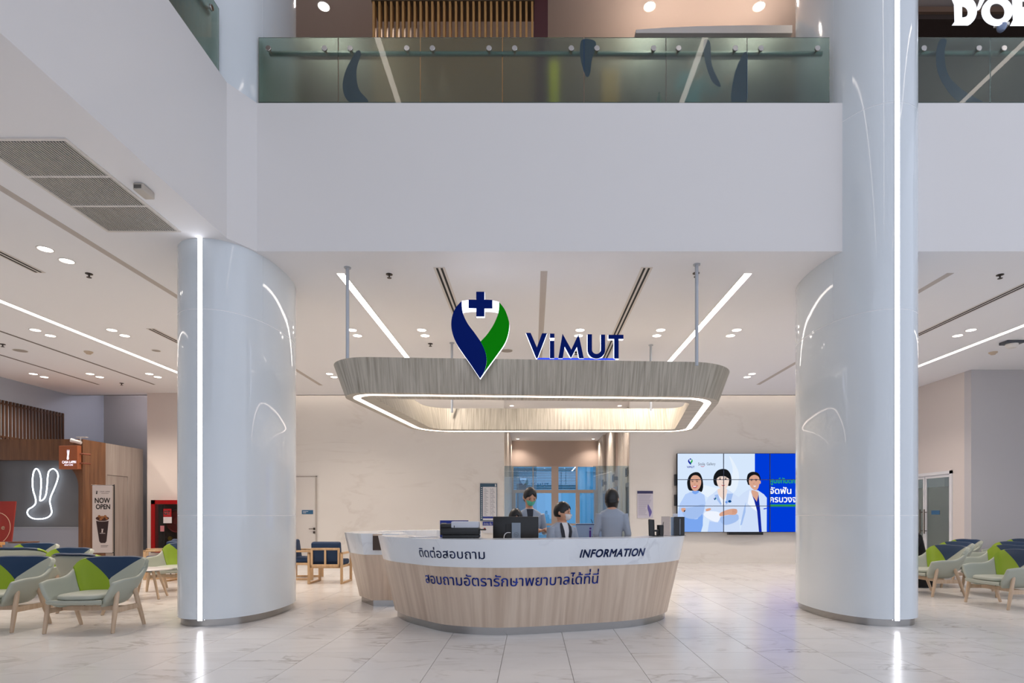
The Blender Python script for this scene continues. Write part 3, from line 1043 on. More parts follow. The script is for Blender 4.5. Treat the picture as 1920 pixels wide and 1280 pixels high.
# ================================================================== HALO over the desks
def rquad(corners, radii, n=14):
    pts = []
    N = len(corners)
    for i in range(N):
        p, a, b = Vector(corners[i]), Vector(corners[i - 1]), Vector(corners[(i + 1) % N])
        u, w = (a - p).normalized(), (b - p).normalized()
        ang = u.angle(w)
        r = radii[i]
        d = r / math.tan(ang / 2)
        s, e = p + u * d, p + w * d
        c = p + (u + w).normalized() * (r / math.sin(ang / 2))
        a0 = math.atan2(s.y - c.y, s.x - c.x); a1 = math.atan2(e.y - c.y, e.x - c.x)
        while a1 - a0 > PI: a1 -= 2 * PI
        while a0 - a1 > PI: a1 += 2 * PI
        pts += [(c.x + r * math.cos(a0 + (a1 - a0) * k / n), c.y + r * math.sin(a0 + (a1 - a0) * k / n)) for k in range(n + 1)]
    out = []
    for i in range(len(pts)):                      # refine the straight runs
        p, q = Vector(pts[i]), Vector(pts[(i + 1) % len(pts)])
        m = max(1, int((q - p).length / .12))
        out += [tuple(p.lerp(q, k / m)) for k in range(m)]
    return out


def arclen(pts, closed=True):
    u = [0]
    for a, b in zip(pts, pts[1:]):
        u.append(u[-1] + (Vector(b) - Vector(a)).length)
    return u


def offset(pts, d, closed=True):
    out = []
    N = len(pts)
    for i in range(N):
        a = Vector(pts[i - 1] if (closed or i > 0) else pts[i]); b = Vector(pts[(i + 1) % N] if (closed or i < N - 1) else pts[i])
        t = (b - a).normalized()
        n = Vector((t.y, -t.x))
        out.append((pts[i][0] + n.x * d, pts[i][1] + n.y * d))
    return out


HB, HT = CAMZ + 1.60, CAMZ + 2.02
quad = [(-2.60, 7.38), (2.58, 7.66), (3.12, 11.0), (-2.20, 10.98)]
base = rquad(quad, [.42, .62, .5, .75])
t = thing('halo_canopy', 'hanging oval canopy ring of vertical-grain stone veneer with a glowing underside', 'canopy', (0, 0, 0))
u = arclen(base)
FL = .15


def ring3(d, z):
    return [(x, y, z) for x, y in offset(base, d)]


mb = MB()
mb.rings([ring3(0, HB), ring3(FL, HT)], True, False, False, 0, u)
mb.build('outer_face', TRAVERT, t, True)
mb = MB()
mb.rings([ring3(-.40, HB), ring3(-.40 + FL, HT)], True, False, False, 0, u)
mb.build('inner_face', TRAVERT, t, True)
MB().rings([ring3(FL, HT), ring3(-.40 + FL, HT)], True, False, False, 0, u).build('top_face', mat('canopy_top', '#8e867a', .6), t)
MB().rings([ring3(0, HB), ring3(-.10, HB)], True, False, False, 0, u).rings([ring3(-.20, HB), ring3(-.40, HB)], True, False, False, 0, u).build('soffit', TRAVERT, t)
MB().rings([ring3(-.10, HB), ring3(-.10, HB + .012), ring3(-.20, HB + .012), ring3(-.20, HB)], True, False, False, 0, u).build('light_line', HALOL, t)
for rx, ry in ((-2.40, 7.39), (2.11, 7.30), (-1.50, 10.62), (2.24, 10.75)):
    r = MB().tube([(rx, ry, HT - .1), (rx, ry, ZC)], .022, 12)
    r.lathe([(.045, ZC - .012), (.045, ZC)], 16, 0, (rx, ry))
    r.build('hanger_rod', mat('rod_grey', '#b4b9c0', .35, .3), t, True)

# ---- logo in front of the canopy
LYG = 7.22


def zp(pts, sx=5.053, ox=820., oy=530., y=LYG):
    return [(PX(ox + a / sx, y), PZ(oy + b / sx, y)) for a, b in pts]


t = thing('logo_pin', 'large blue and green pin logo with a cross on the canopy front', 'logo', (0, LYG, 0))
bl_out = cat([(232, 170), (175, 235), (140, 320), (132, 410), (150, 500), (190, 590), (250, 680), (310, 765), (405, 907)], 5)
spine = cat([(405, 907), (440, 850), (462, 780), (466, 715), (450, 640), (410, 555)], 5)
bl_in = cat([(410, 555), (350, 470), (290, 390), (250, 310), (234, 240), (232, 170)], 5)
MB().prism(zp(bl_out + spine[1:] + bl_in[1:-1]), ID, 0, .05, 0, 1).build('blue_ribbon', [BLUE, GLOW], t)
gr_out = cat([(585, 180), (640, 255), (675, 350), (682, 420), (665, 510), (630, 590), (560, 690), (480, 800), (405, 907)], 5)
gr_in = cat([(410, 555), (470, 490), (530, 400), (570, 310), (584, 240), (585, 180)], 5)
MB().prism(zp(gr_out + spine[1:] + gr_in[1:-1]), ID, .002, .05, 0, 1).build('green_ribbon', [GREEN, GLOW], t)
MB().prism(zp([(370, 90), (448, 90), (448, 165), (523, 168), (523, 250), (448, 250), (448, 325), (370, 325), (370, 248), (297, 246), (297, 165), (370, 165)]), ID, -.02, .03, 0, 1).build('cross', [BLUE, GLOW], t)
top = cat([(232, 168), (300, 160), (405, 156), (520, 164), (585, 178)], 4)
low = cat([(583, 278), (520, 266), (405, 262), (300, 266), (236, 274)], 4)
MB().prism(zp(top + low), ID, .012, .045).build('white_band', GLOW, t)
MB().box(PX(890, LYG), PX(912, LYG), .05, .3, HT - .12, HT + .02).build('bracket', mat('bracket_grey', '#70747a', .5), t)
# ---- letters standing on the canopy edge
LYT = 7.42
t = thing('logo_lettering', 'dark blue glowing-edged word sign standing on the canopy edge', 'sign', (0, LYT, 0))


def L2(pts):
    return zp(pts, y=LYT)


U_out = [(1422, 487), (1465, 487)] + [(1465, 620)] + [(1507 - 42 * math.cos(a), 632 + 42 * math.sin(a)) for a in [PI * k / 10 for k in range(0, 11)]] + [(1549, 620), (1549, 490), (1590, 490), (1590, 635)] + [(1506 + 84 * math.cos(a), 635 + 84 * math.sin(a)) for a in [PI * k / 14 for k in range(1, 14)]] + [(1422, 635)]
for poly in ([(838, 474), (884, 474), (943, 612), (992, 478), (1040, 478), (950, 714), (936, 714)],
             [(1066, 548), (1108, 548), (1108, 715), (1066, 715)],
             [(1066, 480), (1110, 480), (1110, 522), (1066, 522)],
             [(1186, 482), (1270, 632), (1338, 485), (1388, 716), (1342, 716), (1322, 608), (1266, 716), (1206, 606), (1188, 716), (1146, 716)],
             U_out,
             [(1620, 492), (1764, 492), (1764, 532), (1718, 532), (1718, 718), (1674, 718), (1674, 532), (1620, 532)]):
    MB().prism(L2(poly), ID, 0, .06, 0, 1).build('letter', [BLUE, GLOW], t)
MB().prism(L2([(1070, 522), (1106, 522), (1106, 548), (1070, 548)]), ID, .03, .05).build('glow_gap', GLOW, t)
MB().prism(L2([(945, 708), (1690, 712), (1690, 722), (945, 718)]), ID, .012, .05).build('base_rail', GLOWB, t)

# ================================================================== DESKS
def desk_curve(pts, n=8, sharp=False):
    if sharp:
        out = []
        for a, b in zip(pts, pts[1:]):
            m = max(2, int((Vector(b) - Vector(a)).length / .08))
            out += [tuple(Vector(a).lerp(Vector(b), k / m)) for k in range(m)]
        return out + [tuple(pts[-1])]
    return cat(pts, n)


ZT = 1.047          # counter top
ZBAND = .748
ZW = .088


def flare(z):
    return .03 + (z - ZW) / (ZT - ZW) * .215


def offset_open(pts, d):
    return offset(pts, d, closed=False)


def desk(label, plan, depth, worktop):
    t = thing('reception_desk', label, 'reception desk', (0, 0, 0))
    u = arclen(plan)
    n = len(plan)

    def loop(dout, din, z):
        o = [(x, y, z) for x, y in offset_open(plan, dout)]
        i = [(x, y, z) for x, y in offset_open(plan, -din)]
        return o + i[::-1]
    uu = u + [u[-1] + .5 + (u[-1] - q) for q in u[::-1]]
    MB().rings([loop(0, depth - .1, 0), loop(0, depth - .1, ZW)], u=uu).build('plinth', STEEL, t, True, 30)
    MB().rings([loop(flare(ZW), depth - .06, ZW), loop(flare(ZBAND), depth - .06, ZBAND)], u=uu).build('wood_base', ASH, t, True, 30)
    mb = MB().rings([loop(flare(ZBAND) + .004, depth - .22, ZBAND), loop(flare(ZT - .02) + .004, depth - .22, ZT - .012), loop(flare(ZT), depth - .22, ZT)], u=uu)
    mb.build('counter_top', MARBLE_DESK, t, True, 30)
    if worktop:
        def loop2(a, b, z):
            o = [(x, y, z) for x, y in offset_open(plan, -a)]
            i = [(x, y, z) for x, y in offset_open(plan, -b)]
            return o + i[::-1]
        MB().rings([loop2(depth - .06, depth + .28, .70), loop2(depth - .06, depth + .28, .74)], u=uu).build('worktop', ASH, t)
    return t


FRONT = desk_curve([(-1.74, 7.34), (-1.56, 7.0), (-1.28, 6.66), (-.93, 6.33), (-.456, 6.18), (-.1, 6.21), (.336, 6.33), (.93, 6.52), (1.27, 6.70), (1.52, 6.95), (1.68, 7.22), (1.72, 7.5)])
fdesk = desk('large front reception desk with white stone top, pale wood base and blue lettering', FRONT, .38, True)
BACK = desk_curve([(-1.85, 8.16), (-2.28, 8.16), (-2.58, 8.6), (-2.56, 9.0), (-2.3, 9.55), (-1.7, 9.95), (-.9, 10.0)][::-1], 8, True)
BACK = BACK[::-1]
# plan runs so that its right-hand side is the outside
BACK = BACK[::-1]
bdesk = desk('smaller rear reception desk with white stone top, half hidden on the left', BACK, .42, False)
cz = thing('desk_cubby', 'dark open cubby in the end of the rear desk', 'cubby', (0, 0, 0))
bpy.data.objects.remove(cz)
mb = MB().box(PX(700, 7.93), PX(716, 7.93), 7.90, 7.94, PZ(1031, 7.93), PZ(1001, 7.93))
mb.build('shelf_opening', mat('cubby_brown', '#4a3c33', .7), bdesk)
MB().box(PX(700, 7.9), PX(716, 7.9), 7.88, 7.92, PZ(1004, 7.9), PZ(1001, 7.9)).build('opening_lip', ASH, bdesk)


def on_front(px, z, lift=.004):
    """point on the sloping outer face of the front desk seen at picture column px"""
    pts = offset_open(FRONT, flare(z) + lift)
    best = None
    for a, b in zip(pts, pts[1:]):
        pa, pb = VX + F * a[0] / a[1], VX + F * b[0] / b[1]
        if pa <= px <= pb or pb <= px <= pa:
            k = 0 if pb == pa else (px - pa) / (pb - pa)
            p = (a[0] + (b[0] - a[0]) * k, a[1] + (b[1] - a[1]) * k)
            if best is None or p[1] < best[1]: best = p
    return best if best else pts[0]


def desk_text(body, px0, px1, ztop, zbot, material, **kw):
    zm = (ztop + zbot) / 2
    pts = offset_open(FRONT, flare(zm) + .004)
    u = arclen(pts)

    def s_of(px):
        p = on_front(px, zm)
        i = min(range(len(pts)), key=lambda k: (Vector(pts[k]) - Vector(p)).length)
        return i, p
    def sval(px):
        i, p = s_of(px)
        j = max(0, min(len(pts) - 2, i if (i + 1 < len(pts) and (Vector(p) - Vector(pts[i])).dot(Vector(pts[min(i + 1, len(pts) - 1)]) - Vector(pts[i])) > 0) else i - 1))
        return u[j] + (Vector(p) - Vector(pts[j])).length
    s0, s1 = sval(px0), sval(px1)
    vs, fs, w, (a, b) = text_geo(body, **kw)
    out = []
    for v in vs:
        s = s0 + v.x / w * (s1 - s0)
        z = zbot + (v.y - a) / (b - a) * (ztop - zbot)
        k = max(j for j in range(len(u) - 1) if u[j] <= s)
        q = (s - u[k]) / (u[k + 1] - u[k])
        op = offset_open(FRONT[max(0, k - 1):k + 3], flare(z) + .008)
        i = k - max(0, k - 1)
        p = Vector(op[i]).lerp(Vector(op[i + 1]), q)
        out.append((p.x, p.y, z))
    MB().add(out, fs).build('lettering', material, fdesk, recalc=False)


def zat(px, py):
    """height on the front desk's face seen at a picture point"""
    z = .8
    for _ in range(12):
        p = on_front(px, z)
        z = PZ(py, p[1])
    return z


desk_text('ติดต่อสอบถาม', 786, 909, zat(840, 1026), zat(840, 1046.5), INK, bold=.006)
desk_text('INFORMATION', 1087, 1209, zat(1150, 1028.5), zat(1150, 1044), INK, bold=.034, shear=.2, spacing=1.08)
desk_text('สอบถามอัตรารักษาพยาบาลได้ที่นี่', 797, 1122, zat(960, 1070), zat(960, 1099), INKB, bold=.008)

# ================================================================== VIDEO WALL
SY = 15.40
sx0, sx1 = PX(1270, SY), PX(1531, SY)
sz0, sz1 = PZ(997.5, SY), PZ(849.5, SY)
vw = thing('video_wall', 'large lit video wall showing three medical staff beside blue', 'screen', (0, SY, 0))
pw, ph = (sx1 - sx0) / 3, (sz1 - sz0) / 3
for i in range(3):
    for j in range(3):
        xa, za = sx0 + i * pw, sz0 + j * ph
        p = MB().box(xa + .002, xa + pw - .002, .03, .12, za + .002, za + ph - .002).build('display_panel', BLACK, vw)
        e = .008
        MB().box(xa, xa + e, -.001, .03, za, za + ph).box(xa + pw - e, xa + pw, -.001, .03, za, za + ph).box(xa + e, xa + pw - e, -.001, .03, za, za + e).box(xa + e, xa + pw - e, -.001, .03, za + ph - e, za + ph).build('bezel', mat('bezel', '#2a3550', .4), p)
for z in (.08, .35, .62):
    MB().box(sx0 - .05, sx0, .06, .17, sz0 + 2.05 * z, sz0 + 2.05 * z + .3).build('mount', BLACK, vw)
MB().box(PX(1366, SY), PX(1431, SY), .0, .12, sz0 - .07, sz0).build('sound_bar', BLACK, vw)


def S2(pts):
    """points of the enlarged view of the screen -> plane of the screen"""
    return [(PX(1255 + max(121, min(2085, a)) / 7.53, SY), PZ(840 + max(73, min(1180, b)) / 7.53, SY)) for a, b in pts]


SCR = [emis('screen_' + c, c, 1.0) for c in ('#d6e7fc', '#003bd6', '#e6f1fd', '#16181c', '#d8a58e', '#7ba6ee', '#b4cdf8', '#cfdff9', '#eef4ff', '#12289c', '#2fae4a', '#c03a48', '#5f8fe4', '#a3bfee', '#c98f78', '#efd9cf', '#ffffff', '#0d4a86')]
(cBG, cBLUE, cBG2, cHAIR, cSKIN, cSH, cCOATB, cCOAT, cWH, cNAVY, cGRN, cRED, cSH2, cSH3, cSKD, cSKL, cWHITE, cLOGO) = range(18)
pic = MB()


def lay(pts, ci, d, smooth=0):
    if smooth: pts = cat(pts, smooth, True)
    pic.prism(S2(pts), ID, .029 - d, .0295 - d, ci)


def ell(cx, cy, rx, ry, ci, d, n=24, rot=0.):
    lay([(cx + rx * math.cos(a) * math.cos(rot) - ry * math.sin(a) * math.sin(rot), cy + rx * math.cos(a) * math.sin(rot) + ry * math.sin(a) * math.cos(rot)) for a in [2 * PI * k / n for k in range(n)]], ci, d)


lay([(120, 72), (2086, 72), (2086, 1180), (120, 1180)], cBG, 0)
lay([(1213, 72), (2086, 72), (2086, 1180), (1213, 1180)], cBLUE, .001)
lay([(380, 500), (560, 700), (900, 640), (990, 400), (930, 220), (850, 110), (900, 330), (760, 560)], cBG2, .001, 4)
# first figure, arms folded
lay([(120, 930), (150, 790), (230, 650), (330, 605), (420, 610), (500, 660), (520, 800), (480, 1000), (440, 1180), (215, 1180), (215, 960), (125, 1010)], cCOATB, .002)
lay([(215, 960), (300, 985), (400, 1000), (470, 900), (450, 1180), (215, 1180)], cSH, .0024, 3)
lay([(200, 860), (330, 830), (480, 790), (520, 840), (440, 960), (330, 1000), (210, 960)], cSH3, .0028, 3)
lay([(170, 850), (230, 845), (225, 890), (190, 900)], cSKIN, .0032, 3)
lay([(205, 880), (235, 875), (215, 905)], cHAIR, .0034)
lay([(325, 620), (360, 580), (420, 575), (420, 620), (370, 650)], cSH, .0026, 3)
lay([(265, 560), (256, 470), (290, 380), (360, 338), (430, 350), (470, 430), (482, 540), (460, 615), (415, 600), (330, 600), (290, 595)], cHAIR, .003, 4)
lay([(305, 430), (340, 385), (400, 385), (445, 430), (452, 500), (420, 575), (365, 605), (320, 570), (300, 500)], cSKIN, .0034, 4)
lay([(325, 525), (360, 535), (400, 520), (385, 555), (350, 562)], cRED, .0038, 3)
lay([(335, 532), (365, 538), (390, 528), (375, 546), (350, 548)], cWH, .004, 3)
for ex in (330, 395): ell(ex, 470, 15, 5, cHAIR, .0038)
for ex in (328, 395): ell(ex, 448, 20, 4, cHAIR, .0038, rot=-.1)
ell(362, 505, 12, 7, cSKD, .0038)
# second figure, white coat, arms folded
lay([(480, 940), (520, 760), (560, 680), (620, 640), (700, 570), (815, 570), (900, 630), (985, 690), (1000, 900), (985, 1000), (1005, 1180), (545, 1180), (570, 1010), (500, 970)], cCOAT, .003)
lay([(690, 575), (815, 575), (808, 655), (775, 730), (730, 690), (700, 655)], cSKL, .0034, 3)
lay([(700, 655), (760, 700), (808, 655), (790, 800), (730, 800)], cWH, .0032)
lay([(715, 985), (830, 945), (960, 930), (985, 1000), (900, 1060), (770, 1080)], cSH3, .0036, 3)
lay([(490, 940), (540, 890), (720, 910), (690, 1040), (560, 1000)], cWH, .0038, 3)
lay([(545, 1180), (570, 1030), (690, 1050), (720, 990), (770, 1080), (760, 1180)], cCOATB, .0034)
lay([(715, 920), (790, 880), (880, 855), (950, 860), (965, 900), (930, 940), (830, 940), (725, 960)], cSKIN, .0042, 3)
for k in range(3): lay([(890, 870 + 22 * k), (955, 858 + 22 * k), (958, 866 + 22 * k), (892, 880 + 22 * k)], cSKD, .0044)
lay([(520, 860), (580, 845), (590, 870), (530, 890)], cSKIN, .0042, 3)
lay([(690, 650), (640, 660), (670, 720), (730, 800), (745, 790)], cSH3, .0038)
lay([(820, 640), (905, 640), (880, 730), (800, 800)], cSH3, .0034)
ell(858, 750, 24, 18, cLOGO, .0042); ell(808, 760, 16, 12, cSH2, .0042)
lay([(625, 700), (645, 735), (662, 700), (650, 690), (645, 712)], cNAVY, .0042)
lay([(645, 735), (662, 700), (668, 712)], cGRN, .0044)
lay([(625, 440), (640, 370), (690, 310), (765, 290), (830, 310), (870, 370), (882, 450), (870, 525), (820, 530), (690, 535), (640, 510)], cHAIR, .0044, 4)
lay([(672, 440), (690, 385), (765, 365), (830, 390), (848, 450), (830, 530), (790, 580), (755, 585), (705, 545), (680, 500)], cSKL, .0048, 4)
lay([(672, 430), (690, 360), (765, 335), (835, 365), (848, 430), (800, 400), (740, 395), (700, 405)], cHAIR, .0052, 3)
for ex in (720, 800): ell(ex, 432, 14, 7, cHAIR, .0054); ell(ex, 412, 20, 4, cHAIR, .0054)
lay([(735, 515), (765, 522), (795, 515), (765, 535)], cRED, .0054, 3)
ell(765, 485, 10, 6, cSKIN, .0054)
# third figure
lay([(975, 760), (990, 680), (1060, 620), (1140, 575), (1260, 595), (1340, 650), (1382, 700), (1380, 1180), (1005, 1180), (1040, 1010), (985, 1000)], cCOAT, .004)
lay([(1060, 840), (1085, 760), (1080, 900), (1030, 1080), (1005, 1090)], cSH3, .0043)
lay([(1165, 590), (1240, 610), (1265, 640), (1250, 740), (1240, 755), (1210, 720), (1175, 660)], cSKIN, .0044, 2)
lay([(1175, 665), (1240, 755), (1265, 650), (1290, 900), (1310, 1180), (1270, 1180), (1245, 900), (1205, 740)], cNAVY, .0048)
lay([(1140, 590), (1165, 640), (1230, 830), (1245, 895), (1180, 850), (1110, 780)], cWH, .005)
lay([(1335, 850), (1380, 842), (1380, 856), (1337, 864)], cBLUE, .0046)
lay([(1098, 440), (1115, 365), (1175, 332), (1250, 345), (1285, 395), (1290, 450), (1240, 500), (1130, 520), (1105, 480)], cHAIR, .005, 4)
ell(1285, 480, 12, 24, cSKIN, .0052)
lay([(1128, 450), (1150, 400), (1210, 375), (1270, 410), (1278, 490), (1255, 570), (1215, 592), (1165, 560), (1135, 510)], cSKIN, .0054, 4)
lay([(1185, 530), (1230, 528), (1215, 548)], cWH, .0058)
for ex in (1165, 1230): ell(ex, 455, 14, 5, cHAIR, .0058); ell(ex, 437, 20, 4, cHAIR, .0058)
ell(1198, 495, 10, 6, cSKD, .0058)
# logo on the screen
lay([(285, 148), (266, 185), (302, 232), (312, 215), (300, 195), (285, 175)], cNAVY, .003, 3)
lay([(318, 148), (335, 180), (302, 232), (312, 212), (302, 195), (318, 170)], cGRN, .0032, 2)
lay([(290, 146), (296, 146), (296, 140), (306, 140), (306, 146), (314, 146), (314, 156), (306, 156), (306, 164), (296, 164), (296, 156), (290, 156)], cNAVY, .0036)
pic.build('screen_picture', SCR, vw)
st = MB()
MSC = ID


def stext(body, a0, b0, a1, b1, ci, **kw):
    (x0, z1), (x1, z0) = S2([(a0, b0), (a1, b1)])
    flat_text(st, body, ID, x0, x1, z0, z1, .0215, ci, **kw)


stext('ViMUT', 250, 250, 360, 280, 0, bold=.02)
stext('Smile', 410, 200, 508, 242, 3, bold=.01)
stext('Gallery', 530, 200, 655, 252, 3, bold=.01)
stext('ศูนย์ทันตกรรม', 1425, 415, 1920, 520, 1, bold=.02)
stext('จัดฟัน', 1420, 545, 1728, 645, 2, bold=.02)
stext('ครบวงจร', 1422, 690, 1860, 765, 2, bold=.02)
(xa, za), (xb, zb) = S2([(1424, 795), (2040, 825)])
st.box(xa, xb, .0212, .0216, zb, za, 1)
arc = [(445 + 55 * (1 - math.cos(PI * k / 10)) / 2 * 1.0, 245 + 18 * math.sin(PI * k / 10)) for k in range(11)]
st.prism(S2(arc + [(q[0], q[1] - 7) for q in arc[::-1]]), ID, .0212, .0216, 4)
st.build('screen_text', [SCR[cNAVY], SCR[cGRN], SCR[cWHITE], emis('screen_grey', '#6f7686', 1.0), SCR[cRED]], vw, recalc=False)

# ================================================================== SIGNS ON THE MARBLE WALL, DOORS
WY = YB - .03
d = thing('directory_board', 'tall white floor directory board with blue border on the marble wall', 'sign', (0, WY, 0))
NAV = mat('sign_navy', '#33536b', .5)
PAPER = mat('paper_white', '#dcdce0', .6)
GREYINK = mat('grey_print', '#9a9aa6', .7)
SIGNBL = mat('sign_royal_blue', '#15308f', .5)
MB().bbox(PX(900, WY), PX(932, WY), 0, .03, PZ(976, WY), PZ(906, WY), .008).build('board', NAV, d)
MB().box(PX(905.5, WY), PX(931, WY), -.003, 0, PZ(975, WY), PZ(912.5, WY)).build('sheet', PAPER, d)
lines = MB()
for r in range(22):
    z = PZ(916 + r * 2.35, WY)
    for a, b in ((907.5, 907.5 + 4 + (r * 37 % 5)), (919, 921 + (r * 11 % 3)), (922.5, 925 + (r * 29 % 4))):
        lines.box(PX(a, WY), PX(b, WY), -.004, -.003, z - .006, z + .006)
tag(lines.build('print_lines', GREYINK, d), kind='stuff')
MB().box(PX(905.5, WY), PX(931, WY), -.005, -.003, PZ(971.5, WY), PZ(968, WY)).build('blue_row', SIGNBL, d)
tx = MB()
flat_text(tx, '1', ID, PX(928, WY), PX(930.2, WY), PZ(911.5, WY), PZ(907.2, WY), -.002)
for k in range(16):
    z = PZ(914 + k * 3.8, WY)
    tx.box(PX(902, WY), PX(904, WY), -.002, -.001, z - .012, z + .012)
tx.build('numerals', PAPER, d, recalc=False)
d = thing('queue_sign', 'small sign with blue header under the directory board', 'sign', (0, WY, 0))
MB().box(PX(905, WY), PX(934, WY), 0, .02, PZ(999, WY), PZ(977.5, WY)).build('board', PAPER, d)
MB().box(PX(905, WY), PX(934, WY), -.003, 0, PZ(985, WY), PZ(977.5, WY)).build('header', SIGNBL, d)
tx = MB()
flat_text(tx, 'ลำดับ ชั้น 2', ID, PX(907, WY), PX(926, WY), PZ(984, WY), PZ(978.3, WY), -.004)
tx.build('lettering', PAPER, d, recalc=False)
d = thing('notice_sheet', 'white notice sheet with navy header and violet leaf motif on the wall', 'notice', (0, WY, 0))
MB().box(PX(1195, WY), PX(1224.5, WY), .01, .028, PZ(971, WY), PZ(920, WY)).build('sheet', mat('notice_paper', '#cfccd8', .5), d)
MB().box(PX(1195, WY), PX(1224.5, WY), .006, .01, PZ(925, WY), PZ(920, WY)).build('header', mat('notice_navy', '#30305e', .5), d)
lines = MB()
for r in range(17):
    z = PZ(928 + r * 2.3, WY)
    lines.box(PX(1197, WY), PX(1197 + (24 if r < 8 else 16) - (r * 13 % 4), WY), .006, .01, z - .006, z + .006)
tag(lines.build('print_lines', mat('notice_print', '#a9a5b8', .7), d), kind='stuff')
leaf = [(PX(1180 + a / 10.67, WY), PZ(900 + b / 10.67, WY)) for a, b in cat([(375, 480), (420, 560), (450, 640), (405, 735), (390, 650), (365, 560)], 4, True)]
MB().prism(leaf, ID, .005, .009).build('leaf_motif', mat('violet', '#6a62a8', .6), d)
# white door in the marble wall, beside the left column
d = thing('door_1', 'white flush door with blue sign in the marble wall', None, (0, YB - .02, 0), kind='structure')
DW = mat('door_white', '#dad5d0', .5)
MB().bbox(PX(520, YB), PX(592, YB), -.01, .018, 0, PZ(894, YB), .004).build('door_leaf', DW, d)
MB().box(PX(592.5, YB), PX(594.5, YB), -.02, .02, 0, PZ(892, YB)).box(PX(516, YB), PX(594.5, YB), -.02, .02, PZ(894, YB) + .005, PZ(892, YB)).build('door_frame', mat('door_frame', '#bdb4ad', .5), d)
MB().box(PX(567, YB), PX(588, YB), -.02, -.01, PZ(963.5, YB), PZ(956, YB)).build('door_sign', mat('door_sign_blue', '#33658c', .5), d)
tx = MB(); flat_text(tx, 'STAFF', ID, PX(569, YB), PX(578, YB), PZ(961, YB), PZ(958.5, YB), -.021)
bx = MB()
for zz in (958.3, 960.6): bx.box(PX(569, YB), PX(579 if zz < 960 else 575, YB), -.022, -.02, PZ(zz + .8, YB), PZ(zz, YB))
bx.build('sign_print', PAPER, d)
hz = PZ(991, YB)
MB().tube([(PX(590, YB), -.01, hz), (PX(590, YB), -.07, hz), (PX(581.5, YB), -.07, hz)], .011).box(PX(588, YB), PX(592, YB), -.016, -.01, hz - .03, hz + .03).box(PX(588, YB), PX(592, YB), -.02, -.01, PZ(997.5, YB) - .03, PZ(997.5, YB) + .03).build('handle', mat('handle_dark', '#6b6259', .3, .9), d, True)

# glass double door in the right wall
d = thing('door_2', 'frosted glass double door with white frame in the right wall', None, (RW, 13.12, 0), kind='structure')
ALU = mat('white_aluminium', '#dfe0e2', .4)
FG = glassmat('frosted_door_glass', '#c9d6d2', .35)
MB().box(-.03, .1, 0, .07, 0, 2.34).box(-.03, .1, 1.86, 1.93, 0, 2.34).box(-.03, .1, 0, 1.93, 2.27, 2.34).build('door_frame', ALU, d)
for a, b in ((.07, .93), (.95, 1.86)):
    l = MB().box(0, .05, a, a + .05, .02, 2.27).box(0, .05, b - .05, b, .02, 2.27).box(0, .05, a + .05, b - .05, .02, .1).box(0, .05, a + .05, b - .05, 2.2, 2.27).build('door_leaf', ALU, d)
    MB().box(.02, .028, a + .05, b - .05, .1, 1.98).build('frosted_glass', FG, l)
    MB().box(.02, .028, a + .05, b - .05, 1.98, 2.2).build('clear_glass', thinglass('door_clear', '#dbe6ea', .1) if 'door_clear' not in MATS else MATS['door_clear'], l)
    hy = .87 if a < .5 else 1.02
    MB().tube([(-.06, hy, .85), (-.06, hy, 1.45)], .014).tube([(-.06, hy, .92), (.0, hy, .92)], .01).tube([(-.06, hy, 1.38), (.0, hy, 1.38)], .01).build('pull_handle', mat('handle_dark', '#6b6259', .3, .9), l, True)
MB().box(-.006, .0, .42, .7, 1.32, 1.42).build('door_sign', mat('door_sign_blue', '#33658c', .5), d)

# ================================================================== CAFE ON THE LEFT
WALN = wood('walnut_cladding', '#7c5436', '#5f3d26', .45, 14, .9, uv=False)
CY0, CX0, CZ = 13.0, PX(155, 13.0), PZ(823, 13.0)
cf = thing('cafe_pavilion', 'walnut-clad cafe box with an arched dark grey niche', 'cafe', (0, CY0, 0))
# front cladding with an arched opening
nx1, nz1 = PX(147, 13.0), PZ(862, 13.0)
rr = .62
arch = [(XL + .02, 0), (XL + .02, CZ), (CX0, CZ), (CX0, 0), (nx1, 0), (nx1, nz1 - rr)]
arch += [(nx1 - rr + rr * math.cos(a), nz1 - rr + rr * math.sin(a)) for a in [PI / 2 * k / 12 for k in range(1, 13)]]
arch += [(XL + .06, nz1), (XL + .06, 0)]
MB().prism(arch, ID, 0, .12).build('cladding', WALN, cf)
MB().box(CX0 - .1, CX0, .12, PZ(0, 0) * 0 + .70, 0, CZ).build('side_cladding', WALN, cf)
MB().box(XL + .02, CX0 - .1, .12, 2.0, CZ - .05, CZ - .01).build('roof', WALN, cf)
MB().box(XL + .03, nx1 + .07, .13, .19, PZ(988, 13.15), nz1 + .3).build('niche_panel', mat('niche_grey', '#6a6a6c', .75, bump=.15, bscale=3, var=.06, vscale=2), cf)
MB().box(XL + .03, nx1 + .07, .12, .19, 0, PZ(989, 13.15)).build('lower_panel', mat('niche_pale', '#9a9ba4', .6), cf)
MB().box(XL + .03, nx1 + .07, .105, .12, PZ(989.5, 13.15), PZ(987.5, 13.15)).build('dado_rail', mat('dado_grey', '#a6a7ac', .5), cf)
# slats on the left wall above the cafe
t = thing('slat_band', 'row of dark walnut slats fixed to the blue-grey wall above the cafe', 'slat band', (XL, 0, CZ + .02))
WDK = wood('dark_walnut', '#55361f', '#3b2414', .5, 20, 2, uv=False)
sm = MB().box(.0, .03, -.024, .024, 0, .92)
s0 = None
k = 0
yy = 12.6
while yy < 14.95:
    if s0 is None:
        s0 = sm.build('slat', WDK, t); s0.location = (0, yy, 0)
    else:
        c = s0.copy(); COL.objects.link(c); c.parent = t; c.location = (0, yy, 0)
    yy += .094
MB().box(-.0, .02, 12.5, 14.97, .82, .86).box(0, .02, 12.5, 14.97, .05, .09).build('batten', WDK, t)
